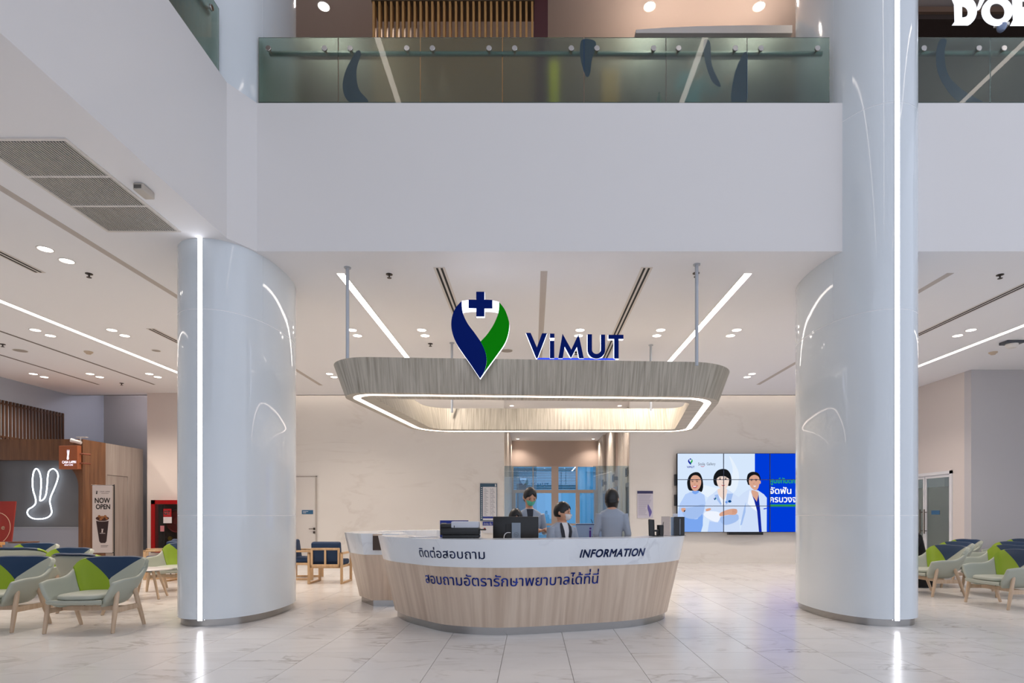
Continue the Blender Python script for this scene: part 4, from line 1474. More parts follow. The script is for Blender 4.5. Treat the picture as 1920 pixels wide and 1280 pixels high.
# grey laminate wall with a concealed door behind the cafe box
GLAM = wood('grey_laminate', '#a59a92', '#93877f', .5, 12, .6, uv=False)
t = thing('laminate_wall', 'pale grey timber laminate wall with a flush door beside the cafe', 'wall panel', (CX0, CY0 + .70, 0))
MB().box(-.1, .0, 0, .05, 0, CZ).box(-.1, 0, .75, 1.32, 0, CZ).box(-.1, 0, .05, .75, PZ(890, 13.8), CZ).build('panelling', GLAM, t)
MB().box(-.1, -.012, .056, .744, 0, PZ(890, 13.8) - .008).build('flush_door', GLAM, t)
# neon rabbit outline
NEON = emis('neon_tube', '#e6f2ff', 5.0)
ny = 13.06
npts = [(335, 385), (310, 420), (300, 500), (305, 580), (325, 650), (330, 700), (305, 735), (265, 760), (252, 790), (265, 820), (300, 843), (350, 850), (410, 845), (455, 825), (477, 790), (470, 740), (460, 690), (470, 640), (500, 570), (530, 490), (535, 440), (520, 405), (490, 387), (455, 405), (442, 450), (435, 540), (425, 620), (405, 665), (375, 682), (368, 670), (375, 600), (380, 500), (365, 420)]
pp = [(PX(a / 4.923, ny), ny, PZ(800 + b / 4.923, ny)) for a, b in cat(npts, 4, True)]
t = thing('neon_sign', 'glowing white neon rabbit outline on the dark grey niche', 'neon sign', (0, 0, 0))
MB().tube(pp, .0125, 8, closed=True).build('neon_tube', NEON, t, True)
for k in (8, 40, 70, 100, 125):
    x, y, z = pp[k]
    MB().tube([(x, y, z), (x, 13.14, z)], .006, 6).build('clip', mat('clip_clear', '#8d9096', .3), t)
# projecting box sign
t = thing('blade_sign', 'orange-brown box sign with white rabbit and lettering on the cafe corner', 'sign', (PX(128, 12.8), 12.8, 0), rotz=-.16)
bz0, bz1 = PZ(879, 12.8), PZ(835, 12.8)
bx0, bx1 = -.25, .235
ORB = mat('sign_terracotta', '#8f4c2a', .5, emit='#8f4c2a', estr=.25)
MB().bbox(bx0, bx1, 0, .1, bz0, bz1, .006).build('sign_box', ORB, t)
SW = emis('sign_letter_white', '#f3eeff', 1.6)
tx = MB()
zz = lambda q: bz1 - (bz1 - bz0) * q
rab = [(.47, .17), (.455, .25), (.47, .38), (.455, .5), (.44, .56), (.46, .6), (.53, .6), (.555, .55), (.54, .48), (.56, .36), (.58, .24), (.56, .17), (.535, .22), (.52, .38), (.505, .38), (.5, .24)]
tx.prism([(bx0 + (bx1 - bx0) * a, zz(b)) for a, b in rab], ID, -.004, -.001)
flat_text(tx, 'CASA LAPIN', ID, bx0 + .09, bx1 - .03, zz(.76), zz(.65), -.003, bold=.03)
flat_text(tx, 'SPECIALTY COFFEE', ID, bx0 + .15, bx1 - .11, zz(.86), zz(.80), -.003, bold=.02)
tx.build('sign_lettering', SW, t, recalc=False)
for q in (.35, .75):
    MB().tube([(bx1, .06, zz(q)), (bx1 + .05, .1, zz(q)), (bx1 + .06, .26, zz(q))], .02, 8).build('bracket_arm', mat('bracket_rust', '#7a3f27', .5), t, True)
# security camera on the cafe corner
t = thing('security_camera', 'white bullet security camera with dark lens on the cafe corner', 'camera', (PX(149, 12.9), 12.93, PZ(822, 12.9)))
CW = mat('camera_white', '#d9d6d2', .4)
MB().box(-.08, .14, -.03, .05, .03, .045).tube([(0, 0, .035), (0, 0, -.06)], .012).build('bracket', CW, t)
q = MB().lathe([(.03, -.05), (.04, -.04), (.04, .1), (.045, .11), (.045, .16), (.03, .16)], 16)
q.xf(Matrix.Translation((-.02, -.02, -.08)) @ Matrix.Rotation(math.radians(-75), 4, 'Y') @ Matrix.Rotation(.25, 4, 'X')).build('body', CW, t, True)
q = MB().lathe([(.036, .161), (.03, .166), (0, .168)], 14)
q.xf(Matrix.Translation((-.02, -.02, -.08)) @ Matrix.Rotation(math.radians(-75), 4, 'Y') @ Matrix.Rotation(.25, 4, 'X')).build('lens', BLACK, t, True)
# hanging banner
bx, by = PX(192, 12.4), 12.4
t = thing('banner_stand', 'white now-open banner with an iced coffee cup hung on a black stand', 'banner', (bx, by, 0), rotz=.12)
bw = .20
ba, bb = PZ(1036, by), PZ(909.5, by)
MB().box(-bw, bw, -.004, .004, ba, bb).build('sheet', mat('banner_cloth', '#b9aeaa', .7), t)
MB().tube([(bw + .02, .03, bb + .02), (bw + .02, .03, .02)], .012).tube([(-bw - .02, .02, bb), (bw + .03, .02, bb)], .01).tube([(-bw - .02, .02, ba), (bw + .03, .02, ba)], .01).tube([(bw + .02, .03, .02), (-.1, .25, .01)], .012).tube([(bw + .02, .03, .02), (-.05, -.2, .01)], .012).build('stand', BLACK, t, True)
bz = lambda q: bb - (bb - ba) * q
tx = MB()
flat_text(tx, 'NOW', ID, -.15, .16, bz(.265), bz(.185), -.006, 0, bold=.03)
flat_text(tx, 'OPEN', ID, -.13, .16, bz(.355), bz(.28), -.006, 0, bold=.03)
tx.build('banner_lettering', mat('print_black', '#15110f', .6), t, recalc=False)
tx = MB()
flat_text(tx, 'CASA LAPIN', ID, -.05, .15, bz(.102), bz(.085), -.006, 0)
tx.build('header_lettering', mat('print_black', '#15110f', .6), t, recalc=False)
tx = MB()
tx.prism([(-.13 + .04 * (a - .44) / .14, bz(.08 + .05 * (b - .17) / .43)) for a, b in rab], ID, -.0062, -.005, 0)
tx.build('rabbit_mark', mat('print_black', '#15110f', .6), t)
tx = MB()
tx.box(-.02, .13, -.0062, -.005, bz(.122), bz(.118)).box(-.03, .12, -.0062, -.005, bz(.895), bz(.89)).box(-.03, .1, -.0062, -.005, bz(.915), bz(.91))
tag(tx.build('print_lines', mat('print_black', '#15110f', .6), t), kind='stuff')
tx = MB()
cup = [(-.125, bz(.52)), (.13, bz(.52)), (.085, bz(.83)), (.06, bz(.855)), (-.03, bz(.855)), (-.06, bz(.83))]
tx.prism(cup, ID, -.0062, -.005, 1)
tx.prism([(.0025 + .135 * math.cos(a), bz(.49) + .05 * math.sin(a)) for a in [2 * PI * k / 24 for k in range(24)]], ID, -.0068, -.0062, 2)
for a, b, r in ((-.06, .46, .03), (.0, .475, .035), (.06, .46, .03), (.09, .49, .025), (-.03, .5, .03)):
    tx.prism([(a + r * math.cos(q), bz(b) + r * math.sin(q)) for q in [2 * PI * k / 7 for k in range(7)]], ID, -.0073, -.0068, 3)
tx.prism([(.0025 + .138 * math.cos(a), bz(.515) - .03 * math.sin(a)) for a in [PI * k / 12 for k in range(13)]] + [(.0025 + .13 * math.cos(a), bz(.52) - .03 * math.sin(a) + .016) for a in [PI * k / 12 for k in range(12, -1, -1)]], ID, -.0078, -.0073, 4)
tx.prism([(.0 + .04 * (a - .5) / .14, bz(.64 + .06 * (b - .17) / .43)) for a, b in rab], ID, -.0078, -.0065, 4)
tx.box(-.05, .06, -.0078, -.0065, bz(.715), bz(.708), 4)
tx.build('cup_picture', [mat('print_black', '#15110f', .6), mat('cup_dark', '#24110f', .5), mat('coffee', '#3c1c0e', .4), mat('ice_brown', '#8a5a34', .3), mat('cup_rim', '#c9bcb8', .4)], t, recalc=False)
# easel with red poster at the left edge
t = thing('poster_easel', 'red poster with a round white motif on a pale wooden easel', 'easel', (PX(-8, 10.9), 10.9, 0))
PINE = wood('pine', '#c9935c', '#b07c47', .5, 20, 2, uv=False)
q = MB().box(-.32, .22, -.012, .012, PZ(1015, 10.9), PZ(938, 10.9)); q.xf(Matrix.Rotation(-.12, 4, 'X')).build('poster', mat('poster_red', '#8c2a20', .5), t)
q = MB()
o_, h_ = letter_O(-.12, 1.05, .30, .32, .29, .31)
q = ring_letter(o_, h_, -.016, -.0135)
flat_text(q, 'e', ID, .0, .07, 1.03, 1.1, -.016, 0, bold=.03)
q.v = [(max(-.31, min(.215, x)), y, max(PZ(1014, 10.9), min(PZ(939, 10.9), z))) for x, y, z in q.v]
q.xf(Matrix.Rotation(-.12, 4, 'X')).build('poster_print', mat('poster_cream', '#d8b79a', .5), t, recalc=False)
MB().bbox(-.4, .24, -.2, -.06, PZ(1021, 10.9), PZ(1015.5, 10.9), .01).build('ledge', PINE, t)
for x0_, x1_ in ((-.3, -.36), (.12, .26)):
    MB().tube([(x0_, -.02, PZ(1018, 10.9)), (x1_, -.28, 0)], .02, 8).build('leg', PINE, t, True)
MB().tube([(-.1, .05, 1.1), (-.1, .5, 0)], .02, 8).build('leg', PINE, t, True)
# small round cafe table
t = thing('cafe_table', 'small round brown cafe table on a black stem', 'table', (PX(45, 11.9), 11.9, 0))
MB().lathe([(.24, .728), (.25, .735), (.25, .755), (0, .755)], 32).build('table_top', wood('table_brown', '#6b4428', '#563520', .4, 14, 2, uv=False, axis='x'), t, True)
MB().lathe([(.22, 0), (.22, .012), (.035, .03), (.03, .06), (.03, .7), (.1, .728)], 24).build('stem', BLACK, t, True)
# fire hose cabinet
t = thing('fire_hose_cabinet', 'red-framed fire hose cabinet with a red reel behind glass', 'fire cabinet', (0, 14.95, 0))
fx0, fx1, fz0, fz1 = PX(290.5, 14.95), PX(350, 14.95), PZ(1035, 14.95), PZ(937.5, 14.95)
RED = mat('fire_red', '#98060c', .35)
e = .105
MB().box(fx0, fx0 + e, -.16, 0, fz0, fz1).box(fx1 - e, fx1, -.16, 0, fz0, fz1).box(fx0, fx1, -.16, 0, fz0, fz0 + e).box(fx0, fx1, -.16, 0, fz1 - e, fz1).build('frame', RED, t)
MB().box(fx0 + e, fx1 - e, -.02, -.005, fz0 + e, fz1 - e).build('back_panel', mat('cabinet_dark', '#1d0c0a', .5), t)
rcx, rcz = PX(336, 14.95), PZ(977, 14.95)
q = MB().lathe([(.0, -.06), (.08, -.06), (.1, -.03), (.27, -.03), (.29, -.06), (.29, .0), (0, .0)], 32)
q.xf(Matrix.Translation((rcx, -.04, rcz)) @ Matrix.Rotation(PI / 2, 4, 'X') @ Matrix.Scale(-1, 4, (0, 0, 1))).build('hose_reel', mat('reel_red', '#7d0f12', .35), t, True)
MB().tube([(rcx + .3 * math.cos(a), -.06, rcz + .3 * math.sin(a)) for a in [2 * PI * k / 28 for k in range(28)]], .022, 8, closed=True).build('hose', mat('hose_dark', '#2a0d0d', .5), t, True)
q = MB().lathe([(.0, -.03), (.05, -.03), (.06, -.01), (.06, 0), (0, 0)], 16); q.xf(Matrix.Translation((PX(322, 14.95), -.06, PZ(1009, 14.95))) @ Matrix.Rotation(PI / 2, 4, 'X') @ Matrix.Scale(-1, 4, (0, 0, 1)))
q.build('valve', mat('brass', '#b08a3a', .3, .9), t, True)
MB().box(fx0 + e, fx1 - e, -.15, -.145, fz0 + e, fz1 - e).build('glass', CLEAR, t)
fpx = lambda a, b: (PX(280 + a / 7.108, 14.8), PZ(900 + b / 7.108, 14.8))
(xa, za), (xb, zb) = fpx(190, 380), fpx(296, 490)
MB().box(xa, xb, -.156, -.152, zb, za).build('red_label', mat('label_red', '#a0111a', .5), t)
tx = MB(); (xa, za), (xb, zb) = fpx(196, 405), fpx(284, 460); flat_text(tx, 'GT', ID, xa, xb, zb, za, -.158, bold=.04); tx.build('label_letters', mat('label_white', '#d5cdd0', .6), t, recalc=False)
(xa, za), (xb, zb) = fpx(188, 490), fpx(300, 572)
MB().box(xa, xb, -.156, -.152, zb, za).build('white_label', mat('label_white', '#d5cdd0', .6), t)
(xa, za), (xb, zb) = fpx(148, 605), fpx(200, 682)
MB().box(xa, xb, -.156, -.152, zb, za).build('pink_tag', mat('label_pink', '#b9757c', .6), t)

# ================================================================== LOUNGE CHAIRS
SAGE = mat('sage_leather', '#a9ad9f', .5, bump=.05, bscale=250)
LIME = mat('lime_leather', '#85a00c', .5, bump=.05, bscale=250)
NAVYL = mat('navy_leather', '#0a2e4f', .5, bump=.05, bscale=250)
BEECH = wood('pale_beech', '#cfb69b', '#bfa284', .45, 18, 1.5, uv=False)
FOOT = mat('foot_pad', '#6f6152', .7)

# half outline of the tub: bottom (x, y, z) and top (x, y, z), from arm front to the middle of the back
BOT = [(.262, -.30, .352), (.268, -.12, .345), (.262, .05, .34), (.225, .17, .345), (.12, .215, .35), (0, .225, .35)]
TOP = [(.375, -.30, .572), (.398, -.14, .597), (.402, .10, .612), (.388, .275, .745), (.22, .345, .782), (0, .36, .782)]


def mirrored(p):
    return p + [(-x, y, z) for x, y, z in p[::-1][1:]]


botc = cat(mirrored(BOT), 4)
topc = cat(mirrored(TOP), 4)
# steepen the rise from arm to back
NU = len(botc)


def shell(i, v):
    """i: float index along the tub, v: 0 bottom .. 1 top"""
    k = max(0, min(NU - 2, int(i)))
    q = i - k
    b = Vector(botc[k]).lerp(Vector(botc[k + 1]), q)
    t = Vector(topc[k]).lerp(Vector(topc[k + 1]), q)
    p = b.lerp(t, v)
    # belly: the wall bulges outwards low down
    c = Vector((0, 0, 0)); out = Vector((b.x, b.y, 0)).normalized()
    return p + out * (.012 * math.sin(PI * min(1, v * 1.15)))


def chair_mesh():
    t = thing('lounge_chair', 'x', 'chair')
    mb = MB()
    NV = 7
    rows = [[shell(i, v / NV) for i in range(NU)] for v in range(NV + 1)]
    # under-curve towards the seat pan
    low = [[(p.x * .9, p.y * .88 + .0, .325) for p in rows[0]], [(p.x * .72, p.y * .7, .315) for p in rows[0]]]
    allr = low[::-1] + [[tuple(p) for p in r] for r in rows]
    mb.rings(allr, False, False, False)
    o = mb.build('shell', SAGE, t, True)
    m = o.modifiers.new('s', 'SOLIDIFY'); m.thickness = .042; m.offset = 1
    m = o.modifiers.new('b', 'SUBSURF'); m.levels = 1; m.render_levels = 1
    bake(o)
    # seat pan with a rounded front lip
    mb = MB()
    out = [(x * .97, y * .97) for x, y, z in botc]
    out = [(-.30, -.335), (-.15, -.35), (0, -.353), (.15, -.35), (.30, -.335)] + out
    rs = []
    for z, s in ((.318, .86), (.33, .97), (.352, 1.0), (.372, .985)):
        rs.append([(x * s, y * s, z) for x, y in out])
    mb.rings(rs).build('seat_pan', SAGE, t, True)
    # cushion
    mb = MB()
    N = 40
    rs = []
    for z, s in ((.374, .9), (.38, .985), (.395, 1.0), (.412, .985), (.424, .93), (.430, .8), (.432, .5)):
        rs.append([(s * .272 * math.copysign(abs(math.cos(a)) ** .6, math.cos(a)), -.055 + s * .275 * math.copysign(abs(math.sin(a)) ** .62, math.sin(a)), z) for a in [2 * PI * k / N for k in range(N)]])
    mb.rings(rs).build('seat_cushion', SAGE, t, True, 60)
    # coloured back panels lying on the inner face (viewer's left of the sitter's back = +x index start)
    i0, i1 = 10.2, NU - 1 - 10.2          # index range that is the back

    def pad(s, v, d):
        # s: -1 viewer's left .. 1 viewer's right when the chair faces the viewer
        i = (i1 + i0) / 2 - s * (i1 - i0) / 2
        p = shell(i, v)
        a, b = shell(min(NU - 1, i + .05), v), shell(max(0, i - .05), v)
        c = shell(i, min(1, v + .03)) if v < .95 else p
        e = shell(i, max(0, v - .03))
        n = (a - b).cross(c - e)
        if n.length < 1e-9: n = Vector((0, -1, 0))
        n.normalize()
        mid = Vector((0, -.1, p.z))
        if n.dot(mid - p) < 0: n = -n
        return p + n * d
    lo, hi = .06, 1.03

    def bound(tq, p0, p1, p2, tm):
        return p0 + (p1 - p0) * tq / tm if tq <= tm else p1 + (p2 - p1) * (tq - tm) / (1 - tm)

    def panel(name, sl, sr, t0, material):
        mb = MB()
        R, C = 14, 12
        fr, bk = [], []
        for r in range(R + 1):
            tq = t0 + (1 - t0) * r / R
            a, b = sl(tq), sr(tq)
            fr.append([pad(a + (b - a) * c / C, lo + (hi - lo) * tq, .016) for c in range(C + 1)])
            bk.append([pad(a + (b - a) * c / C, lo + (hi - lo) * tq, -.012) for c in range(C + 1)])
        # wrap the top edge over the rim
        fr.append([p + Vector((0, .03, .010)) for p in fr[-1]])
        bk.append([p + Vector((0, .03, .004)) for p in bk[-1]])
        R += 1
        W_ = C + 1
        vs = [p for r in fr for p in r] + [p for r in bk for p in r]
        off = (R + 1) * W_
        fs = []
        for r in range(R):
            for c in range(C):
                q = [r * W_ + c, r * W_ + c + 1, (r + 1) * W_ + c + 1, (r + 1) * W_ + c]
                fs.append(q); fs.append([off + k for k in reversed(q)])
        for r in range(R):
            for c in (0, C):
                fs.append([r * W_ + c, (r + 1) * W_ + c, off + (r + 1) * W_ + c, off + r * W_ + c])
        for c in range(C):
            for r in (0, R):
                fs.append([r * W_ + c, r * W_ + c + 1, off + r * W_ + c + 1, off + r * W_ + c])
        mb.add(vs, fs)
        o = mb.build(name, material, t, True, 50)
        return o
    g1 = lambda q: bound(q, .02, -.12, -.66, .38)
    g2 = lambda q: bound(q, .02, -.12, .62, .38)
    tag(panel('back_panel', lambda q: -1.0, g1, 0, LIME), 'lime green back panel')
    tag(panel('back_panel', g1, g2, .38, NAVYL), 'navy wedge back panel')
    tag(panel('back_panel', g2, lambda q: 1.0, 0, SAGE), 'sage back panel')
    # legs, outside the arms
    for s in (-1, 1):
        for fr in (True, False):
            if fr:
                a, b = Vector((s * .364, -.185, .455)), Vector((s * .366, -.265, 0))
            else:
                a, b = Vector((s * .364, .10, .455)), Vector((s * .366, .275, 0))
            pts = [a.lerp(b, q) for q in (0, .05, .5, .97, 1)]
            l = MB().tube(pts, [.017, .024, .025, .019, .017], 12).build('leg', BEECH, t, True)
            MB().lathe([(.015, 0), (.015, .006)], 10, 0, (b.x, b.y)).build('foot', FOOT, l)
        # side rail
        q0, q1 = Vector((s * .357, -.228, .24)), Vector((s * .357, .19, .24))
        MB().bbox(min(q0.x, q1.x) - .012, max(q0.x, q1.x) + .012, q0.y, q1.y, .215, .275, .005).build('side_rail', BEECH, t)
    MB().bbox(-.34, .34, -.05, -.022, .22, .275, .005).build('cross_rail', BEECH, t)
    for x in (-.1, .1):
        MB().tube([(x, -.036, .27), (x, -.036, .32)], .008, 8).build('support_pin', BLACK, t)
    return t


CHAIR = chair_mesh()
first_chair = [True]


def place_chair(x, y, face, label, group):
    """face: direction the sitter looks, degrees from straight towards the camera (0), positive turns to the right of the picture"""
    global CHAIR
    t = CHAIR if first_chair[0] else copy_tree(CHAIR)
    first_chair[0] = False
    t.location = (x, y, 0)
    t.rotation_euler = (0, 0, math.radians(face))
    t['label'] = label; t['category'] = 'chair'; t['group'] = group
    return t


GL = 'lounge chairs in the left waiting area'
place_chair(-5.0, 6.52, 2, 'sage lounge chair in front, lime and navy back, facing out beside the left column', GL)
place_chair(-6.15, 6.55, 3, 'sage lounge chair cut off by the left edge of the picture', GL)
place_chair(-5.9, 7.75, 168, 'sage lounge chair seen from behind, directly behind the front chair', GL)
place_chair(-7.08, 8.38, -14, 'lounge chair with lime and navy back, second row, behind the turned chair', GL)
place_chair(-7.98, 9.1, 182, 'sage lounge chair seen from behind near the left edge', GL)
place_chair(-8.8, 9.8, -4, 'farthest lounge chair on the left, in front of the brown cafe table', GL)
place_chair(-6.2, 9.95, 0, 'lounge chair with lime back half hidden by the left column, beside the round table', GL)
GR = 'lounge chairs in the right waiting area'
place_chair(6.62, 9.43, -88, 'sage lounge chair beside the right column, facing the desk', GR)
place_chair(6.78, 8.18, -88, 'nearest lounge chair on the right, in the lower right corner', GR)
place_chair(7.62, 10.6, -90, 'lounge chair directly behind the one beside the right column', GR)
place_chair(8.68, 11.75, -90, 'rear lounge chair on the right in front of the glass door', GR)
place_chair(7.62, 9.38, -90, 'lounge chair just behind the nearest right-hand chair', GR)
place_chair(8.72, 10.65, -90, 'lounge chair third back at the right edge', GR)
place_chair(10.0, 11.9, -90, 'rearmost lounge chair at the right edge, mostly hidden', GR)

# round white side table
t = thing('side_table', 'low round white table on splayed wooden legs between the left chairs', 'table', (-6.05, 8.95, 0))
MB().lathe([(.33, .445), (.345, .45), (.345, .462), (.335, .466), (0, .466)], 40).build('table_top', mat('table_white', '#d2cdca', .25), t, True)
MB().lathe([(.16, .42), (.16, .445)], 20).build('mount_plate', BLACK, t)
for k in range(4):
    a = PI / 4 + k * PI / 2 + .3
    l = MB().tube([(.14 * math.cos(a), .14 * math.sin(a), .44), (.30 * math.cos(a), .30 * math.sin(a), 0)], [.022, .016], 12).build('leg', BEECH, t, True)

# ================================================================== NAVY ARMCHAIRS with sled frames
NAVYF = mat('navy_fabric', '#0a2c4f', .65, bump=.1, bscale=300)
OAKP = wood('pale_oak_frame', '#d3b088', '#bf9a70', .45, 16, 1.5, uv=False)


def arm_chair():
    t = thing('armchair', 'x', 'chair')
    for s in (-1, 1):
        x0, x1 = s * .31 - .022, s * .31 + .022
        MB().bbox(x0, x1, -.30, -.25, 0, .60, .008).build('leg', OAKP, t, True)
        MB().bbox(x0, x1, .25, .30, 0, .60, .008).build('leg', OAKP, t, True)
        MB().bbox(x0, x1, -.30, .30, .56, .60, .008).build('armrest', OAKP, t, True)
        MB().bbox(x0, x1, -.26, .26, 0, .035, .006).build('runner', OAKP, t, True)
    MB().bbox(-.29, .29, -.27, .27, .30, .345, .006).build('seat_frame', OAKP, t, True)
    MB().bbox(-.28, .28, -.29, .22, .345, .45, .035, seg=3).build('seat_cushion', NAVYF, t, True, 60)
    q = MB().bbox(-.275, .275, .12, .24, .40, .80, .04, seg=3)
    q.xf(Matrix.Translation((0, .2, .4)) @ Matrix.Rotation(-.14, 4, 'X') @ Matrix.Translation((0, -.2, -.4))).build('back_cushion', NAVYF, t, True, 60)
    fr = MB().bbox(-.275, -.235, .26, .295, .32, .68, .008).bbox(.235, .275, .26, .295, .32, .68, .008).bbox(-.275, .275, .26, .295, .64, .685, .012).bbox(-.275, .275, .26, .295, .32, .375, .008)
    fr.build('back_frame', OAKP, t, True)
    MB().bbox(-.018, .018, .262, .293, .36, .65, .006).build('back_rail', OAKP, t, True)
    return t


AC = arm_chair()
for i, (x, y, face, lab) in enumerate((
        (-3.92, 11.05, 180, 'navy wooden-framed armchair seen from behind, left of the rear desk'),
        (-4.72, 11.75, 92, 'navy armchair in side view, half hidden by the left column'),
        (-7.75, 11.9, -60, 'navy wooden-framed armchair below the fire hose cabinet'),
        (-6.85, 11.35, 172, 'navy wooden-framed armchair seen from behind beside the left column'))):
    t = AC if i == 0 else copy_tree(AC)
    t.location = (x, y, 0); t.rotation_euler = (0, 0, math.radians(face))
    tag(t, lab, 'chair', 'navy wooden-framed armchairs')

# ================================================================== THINGS ON THE DESK
ZD = ZT + .001
# computer screen seen from behind, standing on the inner worktop
mx, my = PX(967, 6.82), 6.82
t = thing('monitor', 'black computer monitor seen from behind on the front desk', 'monitor', (mx, my, .741))
MB().bbox(-.272, .272, -.025, .02, PZ(1012, my) - .741 - .06, PZ(968, my) - .741, .01).build('case', BLACK, t, True)
MB().bbox(-.048, .06, -.05, -.024, PZ(1012, my) - .741 - .05, PZ(979.5, my) - .741, .004).build('stand_neck', mat('stand_grey', '#7d8894', .35, .5), t)
MB().bbox(-.12, -.05, -.034, -.024, .17, PZ(982, my) - .741, .004).build('port_cover', mat('dark_plastic', '#18191b', .5), t)
tx = MB(); flat_text(tx, 'DELL', ID, -.012, .024, PZ(1003, my) - .741, PZ(1000, my) - .741, -.0512); tx.build('badge', mat('badge_dark', '#3f4650', .4), t, recalc=False)
MB().tube([(.006 + .026 * math.cos(a), -.051, PZ(1001.5, my) - .741 + .026 * math.sin(a)) for a in [2 * PI * k / 20 for k in range(20)]], .0015, 5, closed=True).build('badge_ring', mat('badge_dark', '#3f4650', .4), t)
MB().bbox(-.12, .13, -.12, .1, 0, .012, .004).build('base', BLACK, t)
MB().bbox(-.03, .04, -.03, .0, .0, .2, .004).build('stand_foot', BLACK, t)
MB().tube(cat([(-.06, -.04, PZ(998, my) - .741), (-.1, -.06, PZ(998, my) - .741), (-.13, -.08, PZ(1002, my) - .741), (-.14, -.08, PZ(1010, my) - .741)], 5), .005, 6).build('white_cable', mat('cable_white', '#d8d8d8', .5), t, True)
# printer
py_ = 6.42
t = thing('printer', 'white and black printer on the left of the front desk', 'printer', (PX(868, py_), py_, ZD))
sc = py_ / F
q = MB().bbox(-.22, .19, -.09, .09, 0, .035, .006).bbox(-.245, .19, -.1, .1, .035, .115, .012)
q.build('base', BLACK, t, True)
MB().bbox(-.12, .185, -.105, .095, .112, .185, .014).build('cover', mat('printer_white', '#c4c7d0', .4), t, True)
MB().bbox(.17, .26, -.05, .05, .085, .1, .004).build('paper_tray', BLACK, t)
MB().bbox(-.245, -.12, -.09, .07, .112, .16, .01).build('side_unit', BLACK, t, True)
MB().box(-.088, -.08, -.107, -.104, .116, .14).build('latch', BLACK, t)
MB().bbox(.235, .258, -.02, .0, .1, .112, .003).build('red_button', mat('button_red', '#b02a1c', .4), t)
# blue price list board behind the printer
t = thing('blue_board', 'small blue notice board leaning behind the printer', 'notice board', (PX(852, 6.62), 6.60, ZD))
MB().box(-.165, .165, 0, .012, .0, .195).build('board', SIGNBL, t)
tx = MB()
for k in range(4): tx.box(-.15, -.15 + .06 + .01 * (k % 2), -.002, 0, .16 - .016 * k, .166 - .016 * k)
tx.build('print_lines', mat('cream_print', '#a9a58f', .6), t)
MB().box(-.165, -.05, -.003, -.001, .088, .095).build('gold_edge', mat('gold_edge', '#9a7d4a', .5), t)
# papers
t = tag(MB().box(-.12, .16, -.1, .1, 0, .006).build('paper_stack', PAPER, None, loc=(PX(790, 6.62), 6.62, ZD)), 'thin stack of white papers left of the printer', 'papers')
t.rotation_euler = (0, 0, .6)
# small black payment screen and pen cup
cx_ = PX(1222, 6.95)
t = thing('counter_tablet', 'small black tablet on a swivel stand at the right of the desk', 'tablet', (cx_, 6.90, ZD))
q = MB().bbox(-.055, .03, -.01, .01, 0, .205, .006); q.xf(Matrix.Rotation(-.15, 4, 'X') @ Matrix.Rotation(.5, 4, 'Z')).build('screen_case', BLACK, t, True)
MB().bbox(-.02, .075, .0, .03, .055, .08, .005).build('swivel_arm', BLACK, t)
MB().lathe([(.035, 0), (.035, .01), (.012, .02), (.012, .07)], 14, 0, (.06, .02)).build('stand', BLACK, t, True)
t = thing('pen_cup', 'black pen cup with a pen beside the tablet', 'pen cup', (PX(1238, 6.99), 6.99, ZD))
MB().lathe([(.0, 0), (.04, 0), (.042, .135), (.036, .135), (.034, .01), (0, .01)], 20).build('cup', BLACK, t, True)
MB().tube([(.005, 0, .02), (.04, .0, .17)], .004, 6).build('pen', BLACK, t)
t = thing('brochure_holder', 'black and clear brochure holder at the right end of the desk', 'brochure holder', (PX(1272, 7.12), 7.12, ZD))
MB().bbox(-.055, .075, -.012, .0, .0, .235, .004).build('board', mat('holder_black', '#0d0b06', .12), t)
MB().box(.01, .022, -.018, -.012, .01, .21).build('steel_strip', mat('strip_grey', '#6f747c', .25, .8), t)
MB().box(-.09, -.05, .02, .026, 0, .23).build('leaflet', mat('leaflet_blue', '#8fa0b4', .5), t)
MB().box(-.06, .0, .03, .034, 0, .275).build('leaflet', PAPER, t)
MB().bbox(-.08, .08, -.05, .06, 0, .008, .003).build('base', glassmat('acrylic', '#e6ebee', .02), t)
t = thing('acrylic_stand', 'empty clear acrylic sheet stand between pen cup and brochure holder', 'stand', (PX(1250, 7.1), 7.13, ZD))
MB().box(-.06, .05, 0, .003, 0, .24).build('sheet', thinglass('acrylic_sheet', '#dcd8d8', .06), t)
MB().box(-.06, .05, -.04, .04, 0, .004).build('base', thinglass('acrylic_base', '#dcd8d8', .06), t)
# standing information display behind the staff
iy = 8.15
t = thing('information_display', 'grey-blue standing display marked with a purple letter i', 'display', (PX(1112, iy), iy, 0))
iz0, iz1 = PZ(1012, iy), PZ(981, iy)
MB().bbox(-.25, .20, 0, .03, iz0, iz1, .008).build('panel', mat('display_blue', '#7d90ad', .35, emit='#7d90ad', estr=.12), t)
MB().box(-.245, .195, -.002, .0, iz1 - .022, iz1 - .006).build('top_band', mat('display_band', '#3f5878', .4), t)
q = MB().box(-.055, -.028, -.003, -.001, iz0 + .02, iz1 - .1); q.prism([(-.038 + .015 * math.cos(a), iz1 - .072 + .015 * math.sin(a)) for a in [2 * PI * k / 14 for k in range(14)]], ID, -.003, -.001)
q.build('letter', mat('purple', '#4b2a86', .5), t)
MB().tube([(0, .02, iz0 + .05), (0, .02, .02)], .025, 10).build('pole', STEEL, t, True)
MB().lathe([(.2, 0), (.2, .015), (.03, .02)], 24).build('base', STEEL, t, True)
MB().tube([(-.0, .015, iz1), (-.03, .0, iz1 + .06)], .004, 6).build('aerial', BLACK, t)

